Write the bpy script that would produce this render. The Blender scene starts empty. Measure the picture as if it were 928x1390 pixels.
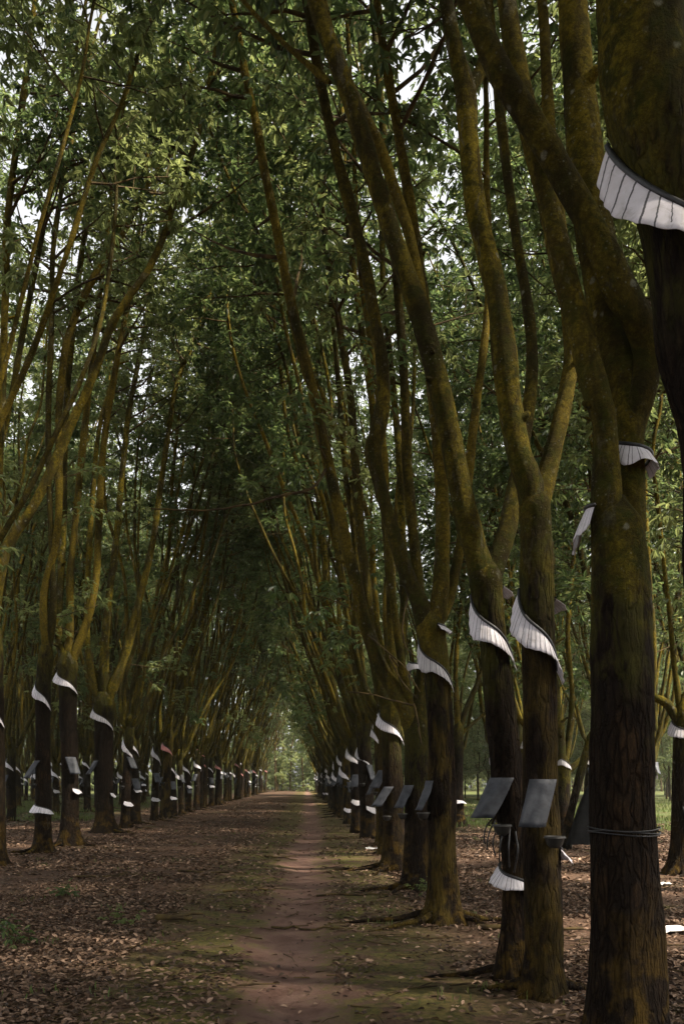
import bpy, math, random
import numpy as np
from mathutils import Vector, noise

random.seed(11)
rng = np.random.default_rng(11)
R = math.radians
scene = bpy.context.scene
COL = scene.collection

# ------------------------------------------------------------------ camera
F, CX, CY, EYE = 1150.0, 415.0, 1060.0, 1.66      # focal length and vanishing point in photo pixels, eye height in m
cam_data = bpy.data.cameras.new('camera')
cam = bpy.data.objects.new('camera', cam_data)
COL.objects.link(cam)
cam.location = (0, 0, EYE)
cam.rotation_euler = (R(90), 0, 0)
cam_data.sensor_fit = 'HORIZONTAL'
cam_data.sensor_width = 36.0
cam_data.lens = 36.0 * F / 928.0
cam_data.shift_x = (464 - CX) / 928.0
cam_data.shift_y = (CY - 695) / 928.0
cam_data.clip_start = 0.1
cam_data.clip_end = 2000
scene.camera = cam


def W(px, py, Y):
    return np.array(((px - CX) / F * Y, Y, EYE - (py - CY) / F * Y))


# ------------------------------------------------------------------ materials
def new_mat(name):
    m = bpy.data.materials.new(name)
    m.use_nodes = True
    nt = m.node_tree
    nt.nodes.clear()
    out = nt.nodes.new('ShaderNodeOutputMaterial')
    return m, nt, out


class G:
    """small helper to wire nodes"""
    def __init__(self, nt):
        self.nt = nt

    def n(self, typ, **kw):
        nd = self.nt.nodes.new(typ)
        for k, v in kw.items():
            setattr(nd, k, v)
        return nd

    def l(self, a, b):
        self.nt.links.new(a, b)

    def put(self, sock, v):
        if hasattr(v, 'is_output') or isinstance(v, bpy.types.NodeSocket):
            self.l(v, sock)
        else:
            sock.default_value = v

    def math(self, op, a, b=0.0, c=None, clamp=False):
        nd = self.n('ShaderNodeMath', operation=op, use_clamp=clamp)
        self.put(nd.inputs[0], a)
        self.put(nd.inputs[1], b)
        if c is not None:
            self.put(nd.inputs[2], c)
        return nd.outputs[0]

    def noise(self, vec, scale, detail=4, rough=0.55, dist=0.0):
        nd = self.n('ShaderNodeTexNoise')
        self.l(vec, nd.inputs['Vector'])
        nd.inputs['Scale'].default_value = scale
        nd.inputs['Detail'].default_value = detail
        nd.inputs['Roughness'].default_value = rough
        nd.inputs['Distortion'].default_value = dist
        return nd.outputs['Fac']

    def voro(self, vec, scale, feature='F1', out='Distance', rnd=1.0):
        nd = self.n('ShaderNodeTexVoronoi', feature=feature)
        self.l(vec, nd.inputs['Vector'])
        nd.inputs['Scale'].default_value = scale
        nd.inputs['Randomness'].default_value = rnd
        return nd.outputs[out]

    def ss(self, v, lo, hi, a=0.0, b=1.0):
        nd = self.n('ShaderNodeMapRange', interpolation_type='SMOOTHSTEP')
        self.put(nd.inputs['Value'], v)
        nd.inputs['From Min'].default_value = lo
        nd.inputs['From Max'].default_value = hi
        nd.inputs['To Min'].default_value = a
        nd.inputs['To Max'].default_value = b
        return nd.outputs['Result']

    def mix(self, f, a, b):
        nd = self.n('ShaderNodeMix', data_type='RGBA')
        self.put(nd.inputs['Factor'], f)
        self.put(nd.inputs[6], a if not isinstance(a, tuple) else (*a, 1))
        self.put(nd.inputs[7], b if not isinstance(b, tuple) else (*b, 1))
        return nd.outputs[2]

    def mapping(self, vec, scale=(1, 1, 1)):
        nd = self.n('ShaderNodeMapping')
        self.l(vec, nd.inputs['Vector'])
        nd.inputs['Scale'].default_value = scale
        return nd.outputs['Vector']

    def offset_by_object(self, vec, amount=40.0):
        oi = self.n('ShaderNodeObjectInfo')
        cb = self.n('ShaderNodeCombineXYZ')
        s = self.math('MULTIPLY', oi.outputs['Random'], amount)
        self.l(s, cb.inputs[0]); self.l(s, cb.inputs[1])
        ad = self.n('ShaderNodeVectorMath', operation='ADD')
        self.l(vec, ad.inputs[0]); self.l(cb.outputs[0], ad.inputs[1])
        return ad.outputs[0], oi.outputs['Random']

    def bump(self, h, strength=0.5, dist=0.02, normal=None):
        nd = self.n('ShaderNodeBump')
        nd.inputs['Strength'].default_value = strength
        nd.inputs['Distance'].default_value = dist
        self.l(h, nd.inputs['Height'])
        if normal is not None:
            self.l(normal, nd.inputs['Normal'])
        return nd.outputs[0]

    def bsdf(self, col, rough=0.8, spec=0.3, normal=None):
        nd = self.n('ShaderNodeBsdfPrincipled')
        self.put(nd.inputs['Base Color'], col if not isinstance(col, tuple) else (*col, 1))
        self.put(nd.inputs['Roughness'], rough)
        nd.inputs['Specular IOR Level'].default_value = spec
        if normal is not None:
            self.l(normal, nd.inputs['Normal'])
        return nd


def mat_bark(name, limb_only):
    m, nt, out = new_mat(name)
    g = G(nt)
    tc = g.n('ShaderNodeTexCoord')
    v, rnd = g.offset_by_object(tc.outputs['Object'])
    sep = g.n('ShaderNodeSeparateXYZ'); g.l(tc.outputs['Object'], sep.inputs[0])
    z = sep.outputs[2]
    # smooth mossy limb bark
    vs = g.mapping(v, (1, 1, 0.35))
    a = g.noise(vs, 3.0, 5, 0.6, 0.5)
    b_ = g.noise(v, 9.0, 5, 0.65, 0.3)
    fine = g.noise(v, 60, 4, 0.7)
    lc = g.mix(g.ss(a, 0.36, 0.60), (0.028, 0.025, 0.006), (0.215, 0.166, 0.013))
    lc = g.mix(g.ss(b_, 0.48, 0.62, 0, 0.9), lc, (0.034, 0.042, 0.005))
    lc = g.mix(g.ss(g.noise(vs, 5.0, 6, 0.68, 0.6), 0.49, 0.60, 0, 0.85), lc, g.mix(g.ss(b_, 0.4, 0.6), (0.020, 0.015, 0.007), (0.030, 0.032, 0.006)))
    pale = g.math('MULTIPLY', g.ss(g.noise(vs, 7.5, 6, 0.72, 0.4), 0.57, 0.62, 0, 0.7), g.ss(g.noise(v, 1.3, 2), 0.44, 0.54))
    lc = g.mix(pale, lc, (0.165, 0.155, 0.115))
    lc = g.mix(g.ss(rnd, 0.45, 0.0, 0, 0.5), lc, (0.050, 0.038, 0.010))
    lc = g.mix(g.math('MULTIPLY', g.ss(rnd, 0.35, 1.0, 0, 0.62), g.ss(a, 0.30, 0.55)), lc, (0.235, 0.165, 0.020))
    lc = g.mix(g.ss(fine, 0.35, 0.75, 0.45, 0.0), lc, (0.02, 0.014, 0.006))
    s1 = g.math('MULTIPLY', g.ss(g.math('ADD', g.voro(v, 7, 'F1'), g.math('MULTIPLY', b_, 0.55)), 0.44, 0.34), g.ss(g.noise(v, 1.7, 2), 0.47, 0.54, 0, 0.65))
    s2 = g.math('MULTIPLY', g.ss(g.math('ADD', g.voro(v, 30, 'F1'), g.math('MULTIPLY', fine, 0.5)), 0.48, 0.32), g.ss(g.noise(v, 2.9, 3), 0.48, 0.58, 0, 0.6))
    lc = g.mix(g.math('MAXIMUM', s1, s2), lc, (0.27, 0.27, 0.21))
    rg = g.n('ShaderNodeTexWave', wave_type='BANDS', bands_direction='Z')
    g.l(v, rg.inputs['Vector']); rg.inputs['Scale'].default_value = 1.4
    rg.inputs['Distortion'].default_value = 9; rg.inputs['Detail'].default_value = 3
    lh = g.math('ADD', g.math('MULTIPLY', b_, 0.8), g.math('MULTIPLY', fine, 0.55))
    lh = g.math('ADD', lh, g.math('MULTIPLY', g.noise(v, 24, 7, 0.78, 0.3), 0.9))
    lh = g.math('ADD', lh, g.math('MULTIPLY', rg.outputs['Fac'], 0.12))
    mott = g.noise(v, 24, 7, 0.78, 0.3)
    lc = g.mix(g.ss(mott, 0.44, 0.56, 0.5, 0.0), lc, (0.018, 0.013, 0.005))
    lc = g.mix(g.ss(mott, 0.60, 0.68, 0, 0.55), lc, (0.17, 0.15, 0.075))
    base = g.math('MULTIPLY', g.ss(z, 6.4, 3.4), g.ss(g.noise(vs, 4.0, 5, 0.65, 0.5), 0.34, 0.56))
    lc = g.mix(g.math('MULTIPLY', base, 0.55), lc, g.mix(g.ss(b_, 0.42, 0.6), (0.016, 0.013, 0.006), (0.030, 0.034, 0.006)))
    if limb_only:
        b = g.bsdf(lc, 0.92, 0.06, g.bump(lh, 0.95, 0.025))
        g.l(b.outputs[0], out.inputs[0])
        return m
    # rough tapped bole bark
    vb = g.mapping(v, (1, 1, 0.16))
    f1 = g.noise(vb, 30, 7, 0.7, 0.6)
    f2 = g.noise(g.mapping(v, (1, 1, 0.5)), 75, 5, 0.7)
    big = g.noise(g.mapping(v, (1, 1, 0.5)), 3.0, 5, 0.62, 0.8)
    patch = g.noise(g.mapping(v, (1, 1, 0.3)), 9, 6, 0.65, 1.0)
    col = g.mix(g.ss(f1, 0.34, 0.68), (0.006, 0.0045, 0.0035), (0.029, 0.019, 0.012))
    col = g.mix(g.ss(big, 0.53, 0.66, 0, 0.7), col, g.mix(g.ss(f1, 0.3, 0.7), (0.018, 0.011, 0.006), (0.072, 0.041, 0.019)))
    col = g.mix(g.ss(patch, 0.54, 0.62, 0, 0.8), col, (0.014, 0.010, 0.008))
    col = g.mix(g.ss(f2, 0.35, 0.7, 0.5, 0.0), col, (0.010, 0.007, 0.005))
    dv = g.n('ShaderNodeVectorMath', operation='ADD'); nz = g.n('ShaderNodeTexNoise'); g.l(v, nz.inputs['Vector']); nz.inputs['Scale'].default_value = 7; nz.inputs['Detail'].default_value = 4
    sc_ = g.n('ShaderNodeVectorMath', operation='SCALE'); g.l(nz.outputs['Color'], sc_.inputs[0]); sc_.inputs['Scale'].default_value = 0.05
    g.l(v, dv.inputs[0]); g.l(sc_.outputs[0], dv.inputs[1])
    ck = g.voro(g.mapping(dv.outputs[0], (1, 1, 0.17)), 24, 'DISTANCE_TO_EDGE')
    crk = g.math('MULTIPLY', g.ss(ck, 0.16, 0.0), g.ss(big, 0.36, 0.60, 0.25, 1))
    col = g.mix(g.math('MULTIPLY', crk, 0.65), col, (0.006, 0.004, 0.003))
    m2 = g.noise(v, 5.0, 5, 0.6)
    low = g.math('MULTIPLY', g.ss(z, 1.2, 0.15), g.ss(m2, 0.46, 0.62, 0, 0.85))
    col = g.mix(low, col, g.mix(g.ss(f1, 0.3, 0.7), (0.030, 0.018, 0.005), (0.105, 0.064, 0.013)))
    alg = g.math('MULTIPLY', g.ss(rnd, 0.55, 0.9, 0, 0.85), g.ss(g.noise(g.mapping(v, (1, 1, 0.4)), 3.6, 4, 0.6), 0.44, 0.58))
    col = g.mix(alg, col, g.mix(g.ss(f1, 0.3, 0.7), (0.028, 0.020, 0.006), (0.105, 0.072, 0.014)))
    att = g.n('ShaderNodeAttribute', attribute_type='OBJECT', attribute_name='fork_height')
    up = g.math('SUBTRACT', z, att.outputs['Fac'])
    upn = g.math('ADD', up, g.math('MULTIPLY', g.math('SUBTRACT', m2, 0.5), 1.6))
    hi = g.ss(upn, -0.85, -0.15)
    mossy = g.math('MULTIPLY', g.ss(upn, -1.5, -0.5), g.ss(patch, 0.60, 0.45, 0, 0.75))
    col = g.mix(mossy, col, (0.050, 0.048, 0.010))
    col = g.mix(hi, col, lc)
    h = g.math('ADD', g.math('MULTIPLY', f1, 1.0), g.math('MULTIPLY', f2, 0.4))
    h = g.math('ADD', h, g.math('MULTIPLY', patch, 0.7))
    h = g.math('SUBTRACT', h, g.math('MULTIPLY', crk, 0.7))
    hm = g.n('ShaderNodeMix', data_type='FLOAT'); g.l(hi, hm.inputs[0]); g.l(h, hm.inputs[2]); g.l(lh, hm.inputs[3])
    b = g.bsdf(col, 0.94, 0.06, g.bump(hm.outputs[0], 1.0, 0.03))
    g.l(b.outputs[0], out.inputs[0])
    return m


def mat_twig():
    m, nt, out = new_mat('twig_bark')
    g = G(nt)
    tc = g.n('ShaderNodeTexCoord')
    v, rnd = g.offset_by_object(tc.outputs['Object'])
    col = g.mix(g.ss(g.noise(v, 6, 4), 0.35, 0.65), (0.030, 0.020, 0.011), (0.085, 0.058, 0.020))
    b = g.bsdf(col, 0.9, 0.15)
    g.l(b.outputs[0], out.inputs[0])
    return m


def mat_leaf(name, c0, c1, c2, transl=0.5, rough=0.42):
    m, nt, out = new_mat(name)
    g = G(nt)
    geo = g.n('ShaderNodeNewGeometry')
    r = geo.outputs['Random Per Island']
    col = g.mix(g.ss(r, 0.0, 0.6), c0, c1)
    col = g.mix(g.ss(r, 0.82, 1.0), col, c2)
    oi = g.n('ShaderNodeObjectInfo')
    col = g.mix(g.ss(oi.outputs['Random'], 0.3, 1.0, 0, 0.6), col, c2)
    b = g.bsdf(col, rough, 0.35)
    t = g.n('ShaderNodeBsdfTranslucent')
    hs = g.n('ShaderNodeHueSaturation')
    hs.inputs['Hue'].default_value = 0.475
    hs.inputs['Saturation'].default_value = 0.92
    hs.inputs['Value'].default_value = 2.4
    g.l(col, hs.inputs['Color']); g.l(hs.outputs[0], t.inputs[0])
    mx = g.n('ShaderNodeMixShader')
    mx.inputs[0].default_value = transl
    g.l(b.outputs[0], mx.inputs[1]); g.l(t.outputs[0], mx.inputs[2])
    g.l(mx.outputs[0], out.inputs[0])
    return m


def mat_litter():
    m, nt, out = new_mat('dead_leaves')
    g = G(nt)
    geo = g.n('ShaderNodeNewGeometry')
    r = geo.outputs['Random Per Island']
    col = g.mix(g.ss(r, 0.0, 0.55), (0.032, 0.019, 0.011), (0.112, 0.066, 0.040))
    col = g.mix(g.ss(r, 0.72, 1.0), col, (0.29, 0.190, 0.130))
    b = g.bsdf(col, 0.7, 0.3)
    g.l(b.outputs[0], out.inputs[0])
    return m


def mat_guard():
    m, nt, out = new_mat('white_plastic_sheet')
    g = G(nt)
    uv = g.n('ShaderNodeUVMap'); uv.uv_map = 'UVMap'
    tc = g.n('ShaderNodeTexCoord')
    sep = g.n('ShaderNodeSeparateXYZ'); g.l(uv.outputs[0], sep.inputs[0])
    u, vv = sep.outputs[0], sep.outputs[1]
    # irregular dark runs of latex and tar down the folds
    wob = g.math('MULTIPLY', g.math('SUBTRACT', g.noise(uv.outputs[0], 5, 2), 0.5), 0.012)
    uw = g.math('ADD', u, wob)
    cell = g.math('MULTIPLY', uw, 17.0)
    fr = g.math('FRACT', cell)
    wn = g.n('ShaderNodeTexWhiteNoise', noise_dimensions='1D')
    g.l(g.math('FLOOR', cell), wn.inputs['W'])
    cen = g.math('ADD', g.math('MULTIPLY', wn.outputs['Value'], 0.6), 0.2)
    d = g.math('ABSOLUTE', g.math('SUBTRACT', fr, cen))
    wid = g.math('ADD', 0.035, g.math('MULTIPLY', wn.outputs['Value'], 0.05))
    line = g.math('LESS_THAN', d, wid)
    reach = g.math('ADD', 0.7, g.math('MULTIPLY', wn.outputs['Value'], 0.9))
    line = g.math('MULTIPLY', line, g.math('LESS_THAN', vv, reach))
    dirt = g.noise(tc.outputs['Object'], 14, 5, 0.65)
    col = g.mix(g.ss(dirt, 0.35, 0.72, 0, 0.5), (0.73, 0.69, 0.74), (0.54, 0.50, 0.50))
    oi = g.n('ShaderNodeObjectInfo')
    col = g.mix(g.ss(oi.outputs['Random'], 0.5, 1.0, 0, 0.5), col, (0.32, 0.30, 0.28))
    blot = g.ss(g.noise(tc.outputs['Object'], 6, 6, 0.7, 0.6), 0.56, 0.70, 0, 0.4)
    col = g.mix(blot, col, (0.20, 0.17, 0.13))
    col = g.mix(g.math('MULTIPLY', line, 0.88), col, (0.030, 0.026, 0.030))
    top = g.ss(g.math('ADD', vv, g.math('MULTIPLY', g.math('SUBTRACT', g.noise(uv.outputs[0], 22, 3), 0.5), 0.25)), 0.07, 0.02)
    col = g.mix(top, col, (0.02, 0.018, 0.02))
    b = g.bsdf(col, 0.45, 0.4)
    t = g.n('ShaderNodeBsdfTranslucent'); g.l(col, t.inputs[0])
    mx = g.n('ShaderNodeMixShader'); mx.inputs[0].default_value = 0.18
    g.l(b.outputs[0], mx.inputs[1]); g.l(t.outputs[0], mx.inputs[2])
    g.l(mx.outputs[0], out.inputs[0])
    return m


def mat_plain(name, c0, c1, scale=8, rough=0.6, spec=0.3):
    m, nt, out = new_mat(name)
    g = G(nt)
    tc = g.n('ShaderNodeTexCoord')
    v, rnd = g.offset_by_object(tc.outputs['Object'])
    col = g.mix(g.ss(g.noise(v, scale, 5, 0.65), 0.3, 0.7), c0, c1)
    b = g.bsdf(col, rough, spec, g.bump(g.noise(v, scale * 3, 3), 0.2, 0.01))
    g.l(b.outputs[0], out.inputs[0])
    return m


BARK, LIMB, TWIG = mat_bark('tapped_bark', False), mat_bark('mossy_limb_bark', True), mat_twig()
LEAF = mat_leaf('rubber_leaf', (0.022, 0.042, 0.014), (0.048, 0.082, 0.022), (0.115, 0.140, 0.042))
LEAF2 = mat_leaf('young_leaf', (0.042, 0.068, 0.022), (0.075, 0.112, 0.036), (0.15, 0.165, 0.06), 0.48, 0.5)
LEAF3 = mat_leaf('far_wood_leaf', (0.060, 0.085, 0.026), (0.095, 0.120, 0.040), (0.15, 0.16, 0.06), 0.45, 0.6)  # lighter yellow-green tones put the lane end's haze into the leaf colour
GRASS = mat_leaf('grass_blade', (0.035, 0.065, 0.012), (0.055, 0.095, 0.018), (0.11, 0.12, 0.03), 0.35, 0.55)
LITTER = mat_litter()
GUARD = mat_guard()
SLATE = mat_plain('grey_sheet', (0.024, 0.026, 0.032), (0.060, 0.063, 0.073), 7, 0.6, 0.25)
TAR = mat_plain('black_sealant', (0.008, 0.008, 0.009), (0.022, 0.021, 0.022), 20, 0.45, 0.4)
BLACK = mat_plain('black_polythene', (0.004, 0.004, 0.0045), (0.010, 0.010, 0.011), 6, 0.8, 0.1)
CUPM = mat_plain('dark_cup', (0.012, 0.011, 0.010), (0.03, 0.028, 0.025), 10, 0.5, 0.4)
RED = mat_plain('faded_red_sheet', (0.33, 0.10, 0.09), (0.45, 0.22, 0.20), 9, 0.5, 0.3)
SCRAP = mat_plain('white_scrap', (0.55, 0.53, 0.52), (0.75, 0.72, 0.70), 12, 0.5, 0.3)
WIRE = mat_plain('dark_wire', (0.02, 0.018, 0.018), (0.05, 0.045, 0.04), 20, 0.5, 0.4)


# ------------------------------------------------------------------ mesh building
class MB:
    def __init__(self):
        self.v, self.f4, self.mi, self.uv, self.n = [], [], [], [], 0

    def add(self, verts, quads, mat=0, uv=None):
        verts = np.asarray(verts, float).reshape(-1, 3)
        quads = np.asarray(quads, int).reshape(-1, 4)
        self.v.append(verts); self.f4.append(quads + self.n)
        self.mi.append(np.full(len(quads), mat, int))
        self.uv.append(np.zeros((len(quads) * 4, 2)) if uv is None else np.asarray(uv, float)[quads.ravel()])
        self.n += len(verts)

    def build(self, name, mats, parent=None, smooth=True, origin=None):
        v = np.concatenate(self.v); q = np.concatenate(self.f4); mi = np.concatenate(self.mi); uv = np.concatenate(self.uv)
        if origin is not None:
            v = v - np.asarray(origin)
        me = bpy.data.meshes.new(name)
        tri = q[:, 2] == q[:, 3]
        cnt = np.where(tri, 3, 4)
        keep = np.ones((len(q), 4), bool); keep[:, 3] = ~tri
        loops = q[keep]
        starts = np.concatenate(([0], np.cumsum(cnt)[:-1]))
        me.vertices.add(len(v)); me.vertices.foreach_set('co', v.ravel())
        me.loops.add(len(loops)); me.loops.foreach_set('vertex_index', loops)
        me.polygons.add(len(q)); me.polygons.foreach_set('loop_start', starts); me.polygons.foreach_set('loop_total', cnt)
        me.polygons.foreach_set('material_index', mi)
        me.polygons.foreach_set('use_smooth', np.full(len(q), smooth, bool))
        ul = me.uv_layers.new(name='UVMap')
        ul.data.foreach_set('uv', uv[keep.ravel()].ravel())
        for m in (mats if isinstance(mats, (list, tuple)) else [mats]):
            me.materials.append(m)
        me.update(calc_edges=True)
        me.validate()
        o = bpy.data.objects.new(name, me)
        COL.objects.link(o)
        if parent is not None:
            o.parent = parent
        if origin is not None:
            o.location = tuple(origin)
        return o


def catmull(P, step):
    """P: (n,k) control rows (xyz + radius); resampled to about `step` metres"""
    P = np.asarray(P, float)
    if len(P) < 3:
        n = max(2, int(np.linalg.norm(P[-1, :3] - P[0, :3]) / step) + 1)
        t = np.linspace(0, 1, n)[:, None]
        return P[0] * (1 - t) + P[-1] * t
    ext = np.vstack((2 * P[0] - P[1], P, 2 * P[-1] - P[-2]))
    out = []
    for i in range(1, len(ext) - 2):
        a, b, c, d = ext[i - 1:i + 3]
        n = max(2, int(np.linalg.norm(c[:3] - b[:3]) / step) + 1)
        for t in np.linspace(0, 1, n, endpoint=False):
            out.append(0.5 * ((2 * b) + (-a + c) * t + (2 * a - 5 * b + 4 * c - d) * t * t + (-a + 3 * b - 3 * c + d) * t ** 3))
    out.append(ext[-2])
    return np.array(out)


def frames(p):
    n = len(p)
    t = np.gradient(p, axis=0)
    t /= np.linalg.norm(t, axis=1)[:, None] + 1e-9
    u = np.zeros((n, 3)); w = np.zeros((n, 3))
    ref = np.array((1.0, 0, 0)) if abs(t[0, 0]) < 0.9 else np.array((0, 1.0, 0))
    a = ref - t[0] * ref.dot(t[0]); a /= np.linalg.norm(a)
    for i in range(n):
        a = a - t[i] * a.dot(t[i]); a /= np.linalg.norm(a) + 1e-9
        u[i] = a; w[i] = np.cross(t[i], a)
    return t, u, w


def tube(mb, pts, rad, segs=8, mat=0, rfun=None, cap=True):
    p = np.asarray(pts, float); r = np.asarray(rad, float)
    if cap:   # rounded far end
        t = p[-1] - p[-2]; t = t / (np.linalg.norm(t) + 1e-9)
        p = np.vstack((p, p[-1] + t * r[-1] * 0.5, p[-1] + t * r[-1] * 0.62)); r = np.concatenate((r, [r[-1] * 0.7, r[-1] * 0.05]))
    t, u, w = frames(p)
    n = len(p)
    th = np.linspace(0, 2 * math.pi, segs, endpoint=False)
    rr = np.repeat(r[:, None], segs, 1)
    if rfun is not None:
        rr = rfun(p, th, rr, u, w)
    V = p[:, None, :] + rr[:, :, None] * (np.cos(th)[None, :, None] * u[:, None, :] + np.sin(th)[None, :, None] * w[:, None, :])
    i = np.arange(n - 1)[:, None] * segs; j = np.arange(segs)[None, :]; k = (j + 1) % segs
    Q = np.stack((i + j, i + k, i + segs + k, i + segs + j), -1)
    mb.add(V, Q, mat)


def leaflets(mb, base, d, up, L, Wd, mat):
    """M folded leaflets as six-point blades"""
    d = d / (np.linalg.norm(d, axis=1)[:, None] + 1e-9)
    s = np.cross(d, up); s /= np.linalg.norm(s, axis=1)[:, None] + 1e-9
    nrm = np.cross(s, d)
    L = L[:, None]; Wd = Wd[:, None]
    v0 = base
    m1 = base + d * L * 0.36 + nrm * Wd * 0.22
    m2 = base + d * L * 0.70 + nrm * Wd * 0.10
    tip = base + d * L * 1.0 - nrm * L * 0.14
    V = np.stack((v0, m1 + s * Wd * 0.85, m2 + s * Wd * 0.75, tip, m2 - s * Wd * 0.75, m1 - s * Wd * 0.85), 1)
    M = len(base)
    o = np.arange(M)[:, None] * 6
    Q = np.stack((o + np.array([0, 1, 2, 3]), o + np.array([0, 3, 4, 5])), 1).reshape(-1, 4)
    mb.add(V, Q, mat)


def whorls(mb, P, D, nleaf, size, mat, r=rng):
    """at each twig tip a whorl of stalked leaves of three drooping leaflets"""
    P = np.asarray(P, float); D = np.asarray(D, float)
    if not len(P):
        return
    P = np.repeat(P, nleaf, 0); D = np.repeat(D, nleaf, 0)
    N = len(P)
    rd = r.normal(size=(N, 3)); rd /= np.linalg.norm(rd, axis=1)[:, None]
    rd[:, 2] *= 0.55
    pet = rd + D * 0.45; pet /= np.linalg.norm(pet, axis=1)[:, None]
    pl = r.uniform(0.07, 0.26, N) * size
    b = P + pet * pl[:, None] - D * (r.uniform(0, 0.18, N) * size)[:, None]
    side = np.cross(pet, (0, 0, 1.0)); side /= np.linalg.norm(side, axis=1)[:, None] + 1e-9
    droop = r.uniform(0.15, 0.95, N)[:, None]
    B, DD, UP, LL = [], [], [], []
    for k in (-1, 0, 1):
        dd = pet * (1.0 if k == 0 else 0.55) + side * (k * 0.8)
        dd = dd / np.linalg.norm(dd, axis=1)[:, None]
        dd = dd - np.array((0, 0, 1.0)) * droop + r.normal(size=(N, 3)) * 0.14
        up = np.tile((0, 0, 1.0), (N, 1)) + r.normal(size=(N, 3)) * 0.35 + pet * 0.4
        B.append(b); DD.append(dd); UP.append(up)
        LL.append(r.uniform(0.11, 0.19, N) * size * (1.1 if k == 0 else 0.95))
    L = np.concatenate(LL)
    leaflets(mb, np.concatenate(B), np.concatenate(DD), np.concatenate(UP), L, L * 0.20, mat)


def unit(v):
    return v / (np.linalg.norm(v) + 1e-9)


def bough(mb, tips, p, d, r0, length, rnd, twig_gap=0.42, droop=0.12, sub=True):
    """a side branch with twigs; collects twig tips"""
    n = max(4, int(length / 0.45))
    pts = [np.array(p)]; d = unit(d)
    for i in range(n):
        d = unit(d + np.array((rnd.gauss(0, .13), rnd.gauss(0, .13), rnd.gauss(0.02, .10) + 0.05 - droop * i / n)))
        pts.append(pts[-1] + d * length / n)
    pts = np.array(pts); rad = np.linspace(r0, max(0.006, r0 * 0.25), len(pts))
    tube(mb, pts, rad, 5 if r0 > 0.02 else 4, 0)
    tips.append((pts[-1], d))
    if sub:
        s = length * 0.28
        while s < length * 0.97:
            k = min(len(pts) - 2, int(s / length * n))
            q = pts[k] + (pts[k + 1] - pts[k]) * (s / length * n - k)
            t = unit(pts[k + 1] - pts[k])
            a = np.array((rnd.gauss(0, 1), rnd.gauss(0, 1), rnd.gauss(0.1, .6)))
            a = unit(a - t * a.dot(t))
            tl = rnd.uniform(0.35, 0.95)
            td = unit(t * 0.6 + a)
            e1 = q + td * tl * 0.55; td2 = unit(td + np.array((0, 0, rnd.uniform(-.25, .3)))); e2 = e1 + td2 * tl * 0.45
            tube(mb, np.array((q, e1, e2)), np.array((0.009, 0.007, 0.005)), 3, 0, cap=False)
            tips.append((e2, td2))
            if rnd.random() < 0.55:
                tips.append((e1, td))
            s += twig_gap * rnd.uniform(0.6, 1.4)


def foliate(mb, limbs, rnd, z0, lean=(0, 0), density=1.0, leaf=1.0, spray=0, nleaf=7, zlow=4.0, leafmat=1, reach=1.0):
    """boughs, twigs and leaves along the upper part of each limb (resampled xyz+radius rows)"""
    tips = []
    for lp in limbs:
        seg = np.linalg.norm(np.diff(lp[:, :3], axis=0), axis=1)
        cum = np.concatenate(([0], np.cumsum(seg)))
        tot = cum[-1]
        s = 0.0
        while s < tot:
            k = min(len(lp) - 2, int(np.searchsorted(cum, s, 'right') - 1))
            q = lp[k, :3]; rr = lp[k, 3]
            if q[2] > z0:
                t = unit(lp[k + 1, :3] - lp[k, :3])
                a = np.array((rnd.gauss(lean[0], 1), rnd.gauss(lean[1], 1), rnd.gauss(0, .35)))
                a = unit(a - t * a.dot(t))
                ln = rnd.uniform(1.3, 3.2) * (1.0 - 0.35 * s / tot) * reach
                bough(mb, tips, q, t * rnd.uniform(0.25, 0.8) + a, max(0.012, min(rr * 0.55, 0.035)), ln, rnd)
                s += rnd.uniform(0.32, 0.8) / density
            else:
                s += 0.3
        bough(mb, tips, lp[-1, :3], unit(lp[-1, :3] - lp[-3, :3]), lp[-1, 3] * 0.8, rnd.uniform(1.2, 2.0), rnd, 0.3)
    for i in range(spray):      # small sprouts low on the limbs
        lp = rnd.choice(limbs)
        c = np.where((lp[:, 2] > zlow) & (lp[:, 2] < z0))[0]
        if len(c) < 3:
            continue
        k = rnd.choice(list(c[:-1]))
        t = unit(lp[k + 1, :3] - lp[k, :3])
        a = np.array((rnd.gauss(lean[0], 1), rnd.gauss(lean[1], 1), rnd.gauss(0, .3)))
        bough(mb, tips, lp[k, :3], t * 0.3 + unit(a), 0.013, rnd.uniform(0.8, 2.3), rnd, 0.5)
    P = np.array([a for a, b in tips]); D = np.array([b for a, b in tips])
    whorls(mb, P, D, nleaf, leaf, leafmat)
    return len(tips)


def empty(name, loc, rz=0):
    o = bpy.data.objects.new(name, None)
    COL.objects.link(o)
    o.empty_display_size = 0.3
    o.location = tuple(loc); o.rotation_euler = (0, 0, rz)
    return o


def tag(o, label=None, cat=None, group=None, kind=None):
    if label: o['label'] = label
    if cat: o['category'] = cat
    if group: o['group'] = group
    if kind: o['kind'] = kind
    return o


def copy_tree(root):
    def rec(o, par):
        c = o.copy(); COL.objects.link(c)
        if par is not None:
            c.parent = par
        for ch in o.children:
            rec(ch, c)
        return c
    return rec(root, None)


# ------------------------------------------------------------------ tree parts
class Bole:
    """trunk centre line and radius by height, local coordinates"""
    def __init__(self, rows):
        self.rows = catmull(rows, 0.12)

    def at(self, z):
        r = self.rows
        return np.array([np.interp(z, r[:, 2], r[:, k]) for k in (0, 1)] + [z]), float(np.interp(z, r[:, 2], r[:, 3]))


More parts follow.
